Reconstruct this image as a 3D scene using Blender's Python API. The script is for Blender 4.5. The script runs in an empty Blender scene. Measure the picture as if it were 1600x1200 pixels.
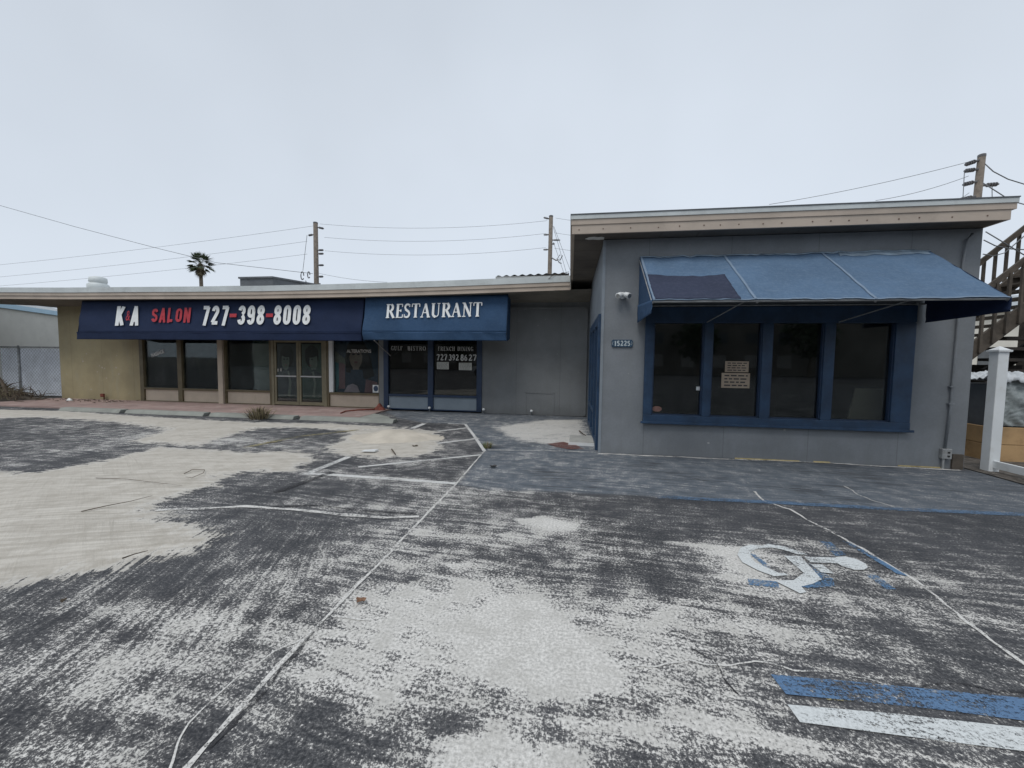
import bpy, bmesh, math, random
import numpy as np
from mathutils import Vector, Matrix, noise as mnoise
random.seed(7)
R = math.radians
scene = bpy.context.scene
C = scene.collection

# ------------------------------------------------------------------ camera
cam_d = bpy.data.cameras.new('camera')
cam_d.sensor_width = 36.0
cam_d.lens = 612 / 1600 * 36
cam_d.clip_start = 0.05
cam_d.clip_end = 2000
cam = bpy.data.objects.new('camera', cam_d)
C.objects.link(cam)
RM = ((0.9893, 0.0216, -0.1443), (0.1453, -0.0565, 0.9878), (0.0132, -0.9982, -0.0590))
rot = Matrix(((RM[0][0], -RM[0][1], -RM[0][2]), (RM[1][0], -RM[1][1], -RM[1][2]), (RM[2][0], -RM[2][1], -RM[2][2])))
cam.matrix_world = Matrix.Translation((0, 0, 1.5)) @ rot.to_4x4()
scene.camera = cam
# ------------------------------------------------------------------ world: overcast sky
SUN_EL, SUN_AZ = R(62), R(200)
world = bpy.data.worlds.new('World'); scene.world = world; world.use_nodes = True
wn = world.node_tree.nodes; wl = world.node_tree.links
wn.clear()
wo = wn.new('ShaderNodeOutputWorld'); bg = wn.new('ShaderNodeBackground')
sky = wn.new('ShaderNodeTexSky'); sky.sky_type = 'NISHITA'; sky.sun_disc = False
sky.sun_elevation = SUN_EL; sky.sun_rotation = SUN_AZ; sky.air_density = 1.0; sky.dust_density = 4.0
tc = wn.new('ShaderNodeTexCoord'); sep = wn.new('ShaderNodeSeparateXYZ')
wl.new(tc.outputs['Generated'], sep.inputs[0])
cr = wn.new('ShaderNodeValToRGB')
e = cr.color_ramp.elements
e[0].position = 0.0; e[0].color = (5.8, 6.35, 7.1, 1)
e[1].position = 1.0; e[1].color = (4.7, 5.2, 5.85, 1)
m_ = cr.color_ramp.elements.new(0.22); m_.color = (5.65, 6.2, 6.9, 1)
m_ = cr.color_ramp.elements.new(0.5); m_.color = (5.35, 5.85, 6.5, 1)
wl.new(sep.outputs['Z'], cr.inputs[0])
cn = wn.new('ShaderNodeTexNoise'); cn.inputs['Scale'].default_value = 1.3; cn.inputs['Detail'].default_value = 4
wl.new(tc.outputs['Generated'], cn.inputs['Vector'])
cmr = wn.new('ShaderNodeMapRange'); cmr.inputs['From Min'].default_value = .3; cmr.inputs['From Max'].default_value = .7; cmr.inputs['To Min'].default_value = 0.91; cmr.inputs['To Max'].default_value = 1.07
wl.new(cn.outputs['Fac'], cmr.inputs['Value'])
cl = wn.new('ShaderNodeMix'); cl.data_type = 'RGBA'; cl.blend_type = 'MULTIPLY'; cl.inputs[0].default_value = 1
wl.new(cr.outputs[0], cl.inputs[6]); wl.new(cmr.outputs[0], cl.inputs[7])
mx = wn.new('ShaderNodeMix'); mx.data_type = 'RGBA'; mx.inputs[0].default_value = 0.93
wl.new(sky.outputs[0], mx.inputs[6]); wl.new(cl.outputs[2], mx.inputs[7])
wl.new(mx.outputs[2], bg.inputs[0]); bg.inputs[1].default_value = 0.1
wl.new(bg.outputs[0], wo.inputs[0])
# ------------------------------------------------------------------ sun behind the cloud
sd = bpy.data.lights.new('sun', 'SUN'); sd.energy = 1.15; sd.angle = R(25); sd.color = (1, .97, .93)
sun = bpy.data.objects.new('sun', sd); C.objects.link(sun)
sdir = Vector((math.sin(SUN_AZ) * math.cos(SUN_EL), math.cos(SUN_AZ) * math.cos(SUN_EL), math.sin(SUN_EL)))
sun.rotation_euler = sdir.to_track_quat('Z', 'Y').to_euler(); sun.location = (0, 0, 30)
vs = scene.view_settings
vs.view_transform = 'Standard'; vs.look = 'None'; vs.gamma = 1; vs.use_curve_mapping = False
vs.exposure = 0.34

# ------------------------------------------------------------------ helpers
def obj(name, me, m=None, parent=None):
    o = bpy.data.objects.new(name, me); C.objects.link(o)
    if m is not None and me is not None and not me.materials:
        me.materials.append(m)
    if parent is not None:
        o.parent = parent
        o.matrix_parent_inverse = Matrix.Translation(parent.location).inverted() if parent.type == 'EMPTY' and parent.parent is None else Matrix.Identity(4)
    return o
def tag(o, label=None, cat=None, group=None, kind=None):
    if label: o['label'] = label
    if cat: o['category'] = cat
    if group: o['group'] = group
    if kind: o['kind'] = kind
    return o
def thing(name, loc, label, cat, group=None):
    o = bpy.data.objects.new(name, None); C.objects.link(o); o.location = loc
    o.empty_display_size = .2
    return tag(o, label, cat, group)
class MB:
    """collects shapes (world coordinates) for ONE mesh"""
    def __init__(s): s.v = []; s.f = []; s.mi = []; s.cm = 0
    def add(s, vs, fs):
        n = len(s.v); s.v += [tuple(v) for v in vs]; s.f += [tuple(i + n for i in f) for f in fs]; s.mi += [s.cm] * len(fs); return s
    def box(s, x0, x1, y0, y1, z0, z1):
        return s.add([(x0,y0,z0),(x1,y0,z0),(x1,y1,z0),(x0,y1,z0),(x0,y0,z1),(x1,y0,z1),(x1,y1,z1),(x0,y1,z1)],
                     [(0,3,2,1),(4,5,6,7),(0,1,5,4),(1,2,6,5),(2,3,7,6),(3,0,4,7)])
    def hexa(s, b, t):
        return s.add(list(b) + list(t), [(0,3,2,1),(4,5,6,7),(0,1,5,4),(1,2,6,5),(2,3,7,6),(3,0,4,7)])
    def bar(s, a, b, w, h=None, up=(0,0,1)):
        h = h or w; a = Vector(a); b = Vector(b); d = (b - a).normalized(); u = Vector(up)
        if abs(d.dot(u)) > .99: u = Vector((0,1,0))
        sx = d.cross(u).normalized() * w / 2; sz = sx.cross(d).normalized() * h / 2
        return s.hexa([a-sx-sz, a+sx-sz, b+sx-sz, b-sx-sz], [a-sx+sz, a+sx+sz, b+sx+sz, b-sx+sz])
    def tube(s, pts, r, n=8, cap=True):
        pts = [Vector(p) for p in pts]; rs = r if isinstance(r, (list, tuple)) else [r] * len(pts)
        rings = []; vs = []; fs = []
        for i, p in enumerate(pts):
            d = (pts[min(i+1, len(pts)-1)] - pts[max(i-1, 0)]).normalized()
            u = Vector((0,0,1)) if abs(d.z) < .95 else Vector((1,0,0))
            a = d.cross(u).normalized(); b = a.cross(d)
            for k in range(n):
                t = 2*math.pi*k/n; vs.append(p + (a*math.cos(t) + b*math.sin(t)) * rs[i])
        for i in range(len(pts)-1):
            for k in range(n):
                fs.append((i*n+k, i*n+(k+1)%n, (i+1)*n+(k+1)%n, (i+1)*n+k))
        if cap: fs += [tuple(range(n-1,-1,-1)), tuple(range((len(pts)-1)*n, len(pts)*n))]
        return s.add(vs, fs)
    def lathe(s, c, prof, n=20):
        vs = []; fs = []
        for (r, z) in prof:
            for k in range(n):
                t = 2*math.pi*k/n; vs.append((c[0]+r*math.cos(t), c[1]+r*math.sin(t), c[2]+z))
        for i in range(len(prof)-1):
            for k in range(n): fs.append((i*n+k, i*n+(k+1)%n, (i+1)*n+(k+1)%n, (i+1)*n+k))
        fs += [tuple(range(n-1,-1,-1)), tuple(range((len(prof)-1)*n, len(prof)*n))]
        return s.add(vs, fs)
    def prism(s, pts, ax, a0, a1):
        """2D polygon extruded along axis: ax 'y' -> pts are (x,z); 'x' -> (y,z); 'z' -> (x,y)"""
        f = {'y': lambda p, a: (p[0], a, p[1]), 'x': lambda p, a: (a, p[0], p[1]), 'z': lambda p, a: (p[0], p[1], a)}[ax]
        n = len(pts); return s.add([f(p, a0) for p in pts] + [f(p, a1) for p in pts],
            [tuple(range(n-1,-1,-1)), tuple(range(n, 2*n))] + [(i, (i+1)%n, n+(i+1)%n, n+i) for i in range(n)])
    def mesh(s, name='mesh', smooth=False):
        me = bpy.data.meshes.new(name); me.from_pydata(s.v, [], s.f); me.update()
        if any(s.mi): me.polygons.foreach_set('material_index', s.mi)
        bm = bmesh.new(); bm.from_mesh(me); bmesh.ops.recalc_face_normals(bm, faces=bm.faces); bm.to_mesh(me); bm.free()
        if smooth: me.polygons.foreach_set('use_smooth', [True]*len(me.polygons))
        return me
    def build(s, name, m, parent=None, smooth=False, bevel=0):
        o = obj(name, s.mesh(name, smooth), m, parent)
        if bevel:
            b = o.modifiers.new('bevel', 'BEVEL'); b.width = bevel; b.segments = 2; b.limit_method = 'ANGLE'
        return o
def panel_holes(mb, x0, x1, z0, z1, holes, plane, thick, axis='y'):
    """wall slab with rectangular openings; front at 'plane', body going +thick (axis y) / +thick (axis x)"""
    xs = sorted({x0, x1, *[h[0] for h in holes], *[h[1] for h in holes]}); zs = sorted({z0, z1, *[h[2] for h in holes], *[h[3] for h in holes]})
    xs = [x for x in xs if x0 <= x <= x1]; zs = [z for z in zs if z0 <= z <= z1]
    def solid(i, j):
        if i < 0 or j < 0 or i >= len(xs)-1 or j >= len(zs)-1: return False
        cx = (xs[i]+xs[i+1])/2; cz = (zs[j]+zs[j+1])/2
        return not any(h[0] < cx < h[1] and h[2] < cz < h[3] for h in holes)
    P = (lambda x, z, d: (x, plane + d, z)) if axis == 'y' else (lambda x, z, d: (plane + d, x, z))
    for i in range(len(xs)-1):
        for j in range(len(zs)-1):
            if not solid(i, j): continue
            a, b, c, d = (xs[i], zs[j]), (xs[i+1], zs[j]), (xs[i+1], zs[j+1]), (xs[i], zs[j+1])
            mb.add([P(*a,0),P(*b,0),P(*c,0),P(*d,0)], [(0,1,2,3)]); mb.add([P(*a,thick),P(*b,thick),P(*c,thick),P(*d,thick)], [(3,2,1,0)])
            for (p, q, ii, jj) in ((a,b,i,j-1),(b,c,i+1,j),(c,d,i,j+1),(d,a,i-1,j)):
                if not solid(ii, jj): mb.add([P(*p,0),P(*q,0),P(*q,thick),P(*p,thick)], [(0,1,2,3)])
    return mb
# ------------------------------------------------------------------ materials
def nt(name):
    m = bpy.data.materials.new(name); m.use_nodes = True; t = m.node_tree
    for n in list(t.nodes): t.nodes.remove(n)
    out = t.nodes.new('ShaderNodeOutputMaterial'); b = t.nodes.new('ShaderNodeBsdfPrincipled')
    t.links.new(b.outputs[0], out.inputs[0])
    return m, t, b, out
def N(t, kind, **k):
    n = t.nodes.new(kind)
    for a, v in k.items():
        if a.startswith('i_'):
            key = a[2:].replace('_', ' '); n.inputs[key].default_value = v
        else: setattr(n, a, v)
    return n
def math_(t, op, a, b=None, c=None, clamp=False):
    n = t.nodes.new('ShaderNodeMath'); n.operation = op; n.use_clamp = clamp
    for i, v in enumerate((a, b, c)):
        if v is None: continue
        if isinstance(v, (int, float)): n.inputs[i].default_value = v
        else: t.links.new(v, n.inputs[i])
    return n.outputs[0]
def mixc(t, f, a, b, blend='MIX'):
    n = t.nodes.new('ShaderNodeMix'); n.data_type = 'RGBA'; n.blend_type = blend
    for i, v in ((0, f), (6, a), (7, b)):
        if isinstance(v, (int, float)): n.inputs[i].default_value = v
        elif isinstance(v, tuple): n.inputs[i].default_value = (*v[:3], 1)
        else: t.links.new(v, n.inputs[i])
    return n.outputs[2]
def sstep(t, v, lo, hi, a=0.0, b=1.0):
    n = t.nodes.new('ShaderNodeMapRange'); n.interpolation_type = 'SMOOTHSTEP'
    n.inputs['From Min'].default_value = lo; n.inputs['From Max'].default_value = hi
    n.inputs['To Min'].default_value = a; n.inputs['To Max'].default_value = b
    t.links.new(v, n.inputs['Value']); return n.outputs[0]
def pos(t, scale=(1,1,1), rotz=0, loc=(0,0,0)):
    g = t.nodes.new('ShaderNodeNewGeometry'); mp = t.nodes.new('ShaderNodeMapping'); mp.vector_type = 'POINT'
    mp.inputs['Scale'].default_value = scale; mp.inputs['Rotation'].default_value = (0,0,rotz); mp.inputs['Location'].default_value = loc
    # rotate first, then scale: chain of two
    mp2 = t.nodes.new('ShaderNodeMapping'); mp2.inputs['Rotation'].default_value = (0,0,rotz); mp2.inputs['Location'].default_value = loc
    mp.inputs['Rotation'].default_value = (0,0,0); mp.inputs['Location'].default_value = (0,0,0)
    t.links.new(g.outputs['Position'], mp2.inputs[0]); t.links.new(mp2.outputs[0], mp.inputs[0]); return mp.outputs[0]
def noise(t, vec, scale, detail=4, rough=.55):
    n = t.nodes.new('ShaderNodeTexNoise'); n.inputs['Scale'].default_value = scale; n.inputs['Detail'].default_value = detail
    n.inputs['Roughness'].default_value = rough; t.links.new(vec, n.inputs['Vector']); return n.outputs['Fac']
def bump(t, b, h, strength, dist=.01):
    n = t.nodes.new('ShaderNodeBump'); n.inputs['Strength'].default_value = strength; n.inputs['Distance'].default_value = dist
    t.links.new(h, n.inputs['Height']); t.links.new(n.outputs[0], b.inputs['Normal'])
def mat(name, col, rough=.7, var=.15, scale=3.0, dirt=None, dirt_amt=.3, bumps=.2, bscale=60, metal=0, streak=False, spec=.5):
    m, t, b, out = nt(name)
    p = pos(t); n1 = noise(t, p, scale, 6, .6)
    lo = tuple(c*(1-var) for c in col); hi = tuple(min(1, c*(1+var)) for c in col)
    c = mixc(t, sstep(t, n1, .3, .7), lo, hi)
    n2 = noise(t, pos(t, (1,1,.12 if streak else 1)), scale*2.3, 8, .7)
    if dirt: c = mixc(t, sstep(t, n2, .5, .75, 0, dirt_amt), c, dirt)
    t.links.new(c, b.inputs['Base Color'])
    b.inputs['Roughness'].default_value = rough; b.inputs['Metallic'].default_value = metal; b.inputs['Specular IOR Level'].default_value = spec
    if bumps: bump(t, b, noise(t, p, bscale, 4), bumps, .004)
    return m
def wall_mat(name, col, groove=1.22, ox=0.0, dirt=(.3,.3,.3), axis='X', dark=.75, chips=True):
    m, t, b, out = nt(name)
    p = pos(t); g = t.nodes.new('ShaderNodeSeparateXYZ'); ge = t.nodes.new('ShaderNodeNewGeometry'); t.links.new(ge.outputs['Position'], g.inputs[0])
    n1 = noise(t, p, .9, 6, .65); n2 = noise(t, pos(t, (1,1,.14)), 5.5, 8, .72); n3 = noise(t, p, 30, 5, .7)
    c = mixc(t, sstep(t, n1, .3, .7), tuple(x*.86 for x in col), tuple(x*1.16 for x in col))
    c = mixc(t, sstep(t, n2, .48, .74, 0, .5), c, dirt)
    c = mixc(t, sstep(t, n3, .35, .65, 0, .12), c, tuple(x*.5 for x in col))
    # grime rising from the foot of the wall
    low = math_(t, 'SUBTRACT', .55, g.outputs['Z']); low = math_(t, 'ADD', low, math_(t, 'MULTIPLY', math_(t, 'SUBTRACT', n2, .5), .9))
    c = mixc(t, sstep(t, low, .2, .6, 0, .3), c, tuple(x*.55 for x in col))
    fr = math_(t, 'FRACT', math_(t, 'DIVIDE', math_(t, 'ADD', g.outputs[axis], 100 + ox), groove))
    ln = math_(t, 'LESS_THAN', fr, .011/groove)
    c = mixc(t, math_(t, 'MULTIPLY', ln, .45), c, tuple(x*.45 for x in col))
    if chips:
        n4 = noise(t, p, 7, 3, .5); c = mixc(t, sstep(t, n4, .735, .75, 0, .7), c, (.42,.42,.40))
    t.links.new(c, b.inputs['Base Color']); b.inputs['Roughness'].default_value = dark
    bump(t, b, math_(t, 'SUBTRACT', math_(t, 'MULTIPLY', n3, .6), ln), .35, .006)
    return m
def fabric_mat(name, col, fade=(.3,.4,.55), fade_amt=.3, rough=.8):
    m, t, b, out = nt(name)
    p = pos(t); n1 = noise(t, p, 1.3, 6, .65); n2 = noise(t, pos(t, (.5, .5, 3.), ), 6, 8, .75); n3 = noise(t, p, 25, 6, .8)
    c = mixc(t, sstep(t, n1, .3, .7), tuple(x*.88 for x in col), tuple(x*1.12 for x in col))
    c = mixc(t, sstep(t, n3, .4, .8, 0, fade_amt), c, fade)
    c = mixc(t, sstep(t, n2, .5, .8, 0, fade_amt*.8), c, fade)
    t.links.new(c, b.inputs['Base Color']); b.inputs['Roughness'].default_value = rough
    b.inputs['Specular IOR Level'].default_value = .25
    wv = noise(t, p, 220, 2); bump(t, b, math_(t, 'ADD', math_(t, 'MULTIPLY', wv, .15), noise(t, p, 5, 3)), .35, .02)
    return m
def glass_mat(name, tint=(.62,.66,.66), rough=.015, base=.06):
    m, t, b, out = nt(name); t.nodes.remove(b)
    tr = N(t, 'ShaderNodeBsdfTransparent'); tr.inputs[0].default_value = (*tint, 1)
    gl = N(t, 'ShaderNodeBsdfGlossy'); gl.inputs['Roughness'].default_value = rough; gl.inputs['Color'].default_value = (.9,.95,.97,1)
    fr = N(t, 'ShaderNodeFresnel'); fr.inputs['IOR'].default_value = 1.5
    f = math_(t, 'ADD', math_(t, 'MULTIPLY', fr.outputs[0], 1.0), base - .04, clamp=True)
    p = pos(t); nb = t.nodes.new('ShaderNodeBump'); nb.inputs['Strength'].default_value = .06; nb.inputs['Distance'].default_value = .01
    t.links.new(noise(t, p, 1.6, 2), nb.inputs['Height']); t.links.new(nb.outputs[0], gl.inputs['Normal'])
    df = N(t, 'ShaderNodeBsdfDiffuse'); df.inputs[0].default_value = (.4,.4,.38,1)
    ms = N(t, 'ShaderNodeMixShader'); t.links.new(f, ms.inputs[0]); t.links.new(tr.outputs[0], ms.inputs[1]); t.links.new(gl.outputs[0], ms.inputs[2])
    ms2 = N(t, 'ShaderNodeMixShader'); t.links.new(sstep(t, noise(t, pos(t, (1,1,.4)), 3, 8, .7), .45, .8, .008, .05), ms2.inputs[0])
    t.links.new(ms.outputs[0], ms2.inputs[1]); t.links.new(df.outputs[0], ms2.inputs[2]); t.links.new(ms2.outputs[0], out.inputs[0])
    return m
def paint_mat(name, col, worn=.5, under=None, aniso=(1,5,1)):
    """road paint: worn through where the noise is low"""
    m, t, b, out = nt(name)
    p = pos(t); n1 = noise(t, pos(t, aniso), 9, 6, .75); n2 = noise(t, p, 90, 4, .75); n3 = noise(t, p, 1.7, 4)
    k = math_(t, 'ADD', math_(t, 'MULTIPLY', n1, .35), math_(t, 'MULTIPLY', n2, .4)); k = math_(t, 'ADD', k, math_(t, 'MULTIPLY', n3, .25))
    a = sstep(t, k, worn-.04, worn+.04)
    c = mixc(t, sstep(t, n2, .3, .7), tuple(x*.75 for x in col), col)
    t.links.new(c, b.inputs['Base Color']); b.inputs['Roughness'].default_value = .75
    tr = N(t, 'ShaderNodeBsdfTransparent'); ms = N(t, 'ShaderNodeMixShader')
    t.links.new(a, ms.inputs[0]); t.links.new(tr.outputs[0], ms.inputs[1]); t.links.new(b.outputs[0], ms.inputs[2]); t.links.new(ms.outputs[0], out.inputs[0])
    return m

M = {}
M['wall_grey'] = wall_mat('wall_grey', (.192,.208,.224), 1.22, .05, dirt=(.20,.215,.22))
M['wall_grey_wing'] = wall_mat('wall_grey_wing', (.185,.195,.20), 1.22, .3, dirt=(.2,.2,.195))
M['wall_olive'] = wall_mat('wall_olive', (.36,.305,.18), 1.22, .75, dirt=(.36,.34,.25))
M['wall_side'] = wall_mat('wall_side', (.22,.25,.28), 1.22, .0, dirt=(.25,.26,.26), axis='Y')
M['blue_trim'] = mat('blue_trim', (.018,.047,.098), .5, .25, 4, (.06,.10,.15), .3, .15)
M['blue_dark'] = mat('blue_dark', (.016,.036,.080), .5, .2, 4, (.07,.11,.17), .2, .15)
M['fascia'] = mat('fascia', (.46,.39,.325), .7, .1, 1.5, (.30,.25,.20), .35, .2)
M['flashing'] = mat('flashing', (.56,.60,.60), .55, .08, 2, (.3,.31,.3), .35, .1)
M['edge_dark'] = mat('edge_dark', (.10,.11,.12), .7, .2, 3)
M['nail'] = mat('nail', (.12,.07,.05), .8, .2, 3, bumps=0)
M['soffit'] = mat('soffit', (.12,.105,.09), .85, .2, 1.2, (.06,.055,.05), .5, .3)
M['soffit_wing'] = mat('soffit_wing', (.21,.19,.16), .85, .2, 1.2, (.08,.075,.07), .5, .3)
M['peeled'] = mat('peeled', (.6,.6,.58), .8, .1, 9)
M['roof'] = mat('roof', (.45,.45,.44), .85, .15, 2, (.2,.2,.2), .5)
M['bronze'] = mat('bronze', (.115,.092,.050), .5, .2, 4, (.2,.18,.12), .3, .1)
M['bronze_light'] = mat('bronze_light', (.21,.185,.12), .5, .15, 4, (.12,.1,.07), .4, .1)
M['beige'] = mat('beige', (.46,.39,.31), .7, .08, 2, (.33,.28,.22), .4, .15)
M['bulk_blue'] = mat('bulk_blue', (.22,.265,.305), .65, .07, 2, (.15,.18,.2), .3, .1)
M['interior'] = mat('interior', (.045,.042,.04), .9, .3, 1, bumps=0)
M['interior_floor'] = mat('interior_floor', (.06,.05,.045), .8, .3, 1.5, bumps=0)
M['glass'] = glass_mat('glass', base=.05)
M['glass_salon'] = glass_mat('glass_salon', tint=(.85,.87,.85), base=.02)
M['glass_bistro'] = glass_mat('glass_bistro', tint=(.5,.48,.45), base=.05)
M['awn_navy'] = fabric_mat('awn_navy', (.012,.022,.058), (.035,.055,.10), .25)
M['awn_blue'] = fabric_mat('awn_blue', (.028,.066,.135), (.075,.13,.21), .35)
M['awn_faded'] = fabric_mat('awn_faded', (.080,.138,.222), (.175,.245,.33), .5)
M['awn_patch'] = fabric_mat('awn_patch', (.028,.036,.065), (.075,.085,.13), .5)
M['awn_seam'] = mat('awn_seam', (.17,.235,.32), .8, .1, 8)
M['awn_bleach'] = mat('awn_bleach', (.22,.29,.36), .85, .25, 6)
M['white_letter'] = mat('white_letter', (.78,.80,.80), .6, .06, 6, (.55,.57,.58), .3, 0)
M['red_letter'] = mat('red_letter', (.42,.025,.04), .6, .15, 6, (.3,.05,.06), .4, 0)
M['dim_letter'] = mat('dim_letter', (.62,.62,.60), .6, .3, 9, (.15,.15,.15), .5, 0)
M['dimmer_letter'] = mat('dimmer_letter', (.30,.33,.36), .6, .3, 9, bumps=0)
M['alu'] = mat('alu', (.5,.5,.5), .4, .1, 5, metal=.6, bumps=0)
M['white_plastic'] = mat('white_plastic', (.72,.74,.74), .4, .04, 5, (.5,.5,.48), .3, .03)
M['vinyl'] = mat('vinyl', (.70,.73,.74), .4, .04, 3, (.42,.42,.36), .3, .05)
M['galv'] = mat('galv', (.35,.36,.36), .5, .2, 8, (.2,.17,.14), .5, .1, metal=.4)
M['conduit'] = mat('conduit', (.175,.19,.205), .5, .15, 6, bumps=.05)
M['sign_blue'] = mat('sign_blue', (.02,.055,.10), .5, .2, 8)
M['sign_num'] = mat('sign_num', (.48,.55,.58), .5, .2, 12, bumps=0)
M['paper'] = mat('paper', (.50,.50,.46), .9, .05, 5, bumps=0)
M['cardboard'] = mat('cardboard', (.36,.29,.22), .9, .1, 5, bumps=0)
M['ink'] = mat('ink', (.05,.045,.045), .8, .1, 5, bumps=0)
M['board'] = mat('board', (.62,.50,.36), .8, .1, 3, bumps=0)
M['sand'] = mat('sand', (.50,.455,.385), .95, .1, 3, (.3,.27,.22), .35, .7, 40)
M['concrete'] = mat('concrete', (.34,.34,.32), .9, .15, 2.5, (.15,.15,.15), .5, .4, 50)
M['pink_conc'] = mat('pink_conc', (.30,.215,.195), .9, .2, 1.8, (.42,.40,.36), .6, .35, 50)
M['kerb'] = mat('kerb', (.25,.26,.235), .9, .15, 2.5, (.2,.2,.18), .5, .5, 50)
M['pole'] = mat('pole', (.17,.145,.12), .9, .25, 6, (.09,.075,.06), .5, .4, 30, streak=True)
M['insul'] = mat('insul', (.14,.14,.145), .4, .2, 5, bumps=0)
M['wire'] = mat('wire', (.16,.17,.18), .6, .1, 3, bumps=0)
M['wood_grey'] = mat('wood_grey', (.08,.066,.052), .9, .3, 5, (.06,.05,.04), .5, .5, 40)
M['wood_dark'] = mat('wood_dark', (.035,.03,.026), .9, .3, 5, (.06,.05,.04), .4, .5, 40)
M['wood_new'] = mat('wood_new', (.40,.26,.13), .8, .2, 2.2, (.2,.11,.05), .5, .4, 40)
M['bark'] = mat('bark', (.16,.13,.10), .95, .3, 4, (.07,.06,.05), .5, .6, 30)
M['frond'] = mat('frond', (.055,.08,.035), .6, .4, 2, bumps=0)
M['frond_dead'] = mat('frond_dead', (.12,.10,.06), .8, .3, 2, bumps=0)
M['twig'] = mat('twig', (.09,.07,.05), .9, .3, 8, bumps=0)
M['dry_grass'] = mat('dry_grass', (.26,.22,.13), .9, .3, 8, bumps=0)
M['weed'] = mat('weed', (.10,.13,.04), .8, .4, 12, bumps=0)
M['leaf_brown'] = mat('leaf_brown', (.22,.12,.07), .8, .3, 12, bumps=0)
M['rust'] = mat('rust', (.16,.045,.03), .85, .4, 9, (.06,.03,.02), .6, .4)
M['neigh_wall'] = mat('neigh_wall', (.60,.59,.54), .8, .06, 1, (.38,.37,.34), .3, .1)
M['neigh_blue'] = mat('neigh_blue', (.42,.60,.72), .6, .05, 1, bumps=0)
M['neigh_roof'] = mat('neigh_roof', (.33,.36,.38), .8, .1, 2, bumps=.1)
M['fence_wire'] = mat('fence_wire', (.25,.26,.27), .5, .1, 3, metal=.3, bumps=0)
M['car_white'] = mat('car_white', (.7,.7,.7), .25, .02, 3, bumps=0)
M['black'] = mat('black', (.02,.02,.02), .5, .1, 3, bumps=0)
M['green_tree'] = mat('green_tree', (.045,.07,.03), .8, .5, 2, bumps=0)
M['dark_grey'] = mat('dark_grey', (.10,.11,.12), .6, .15, 3, (.06,.06,.06), .3, .1)

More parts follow.
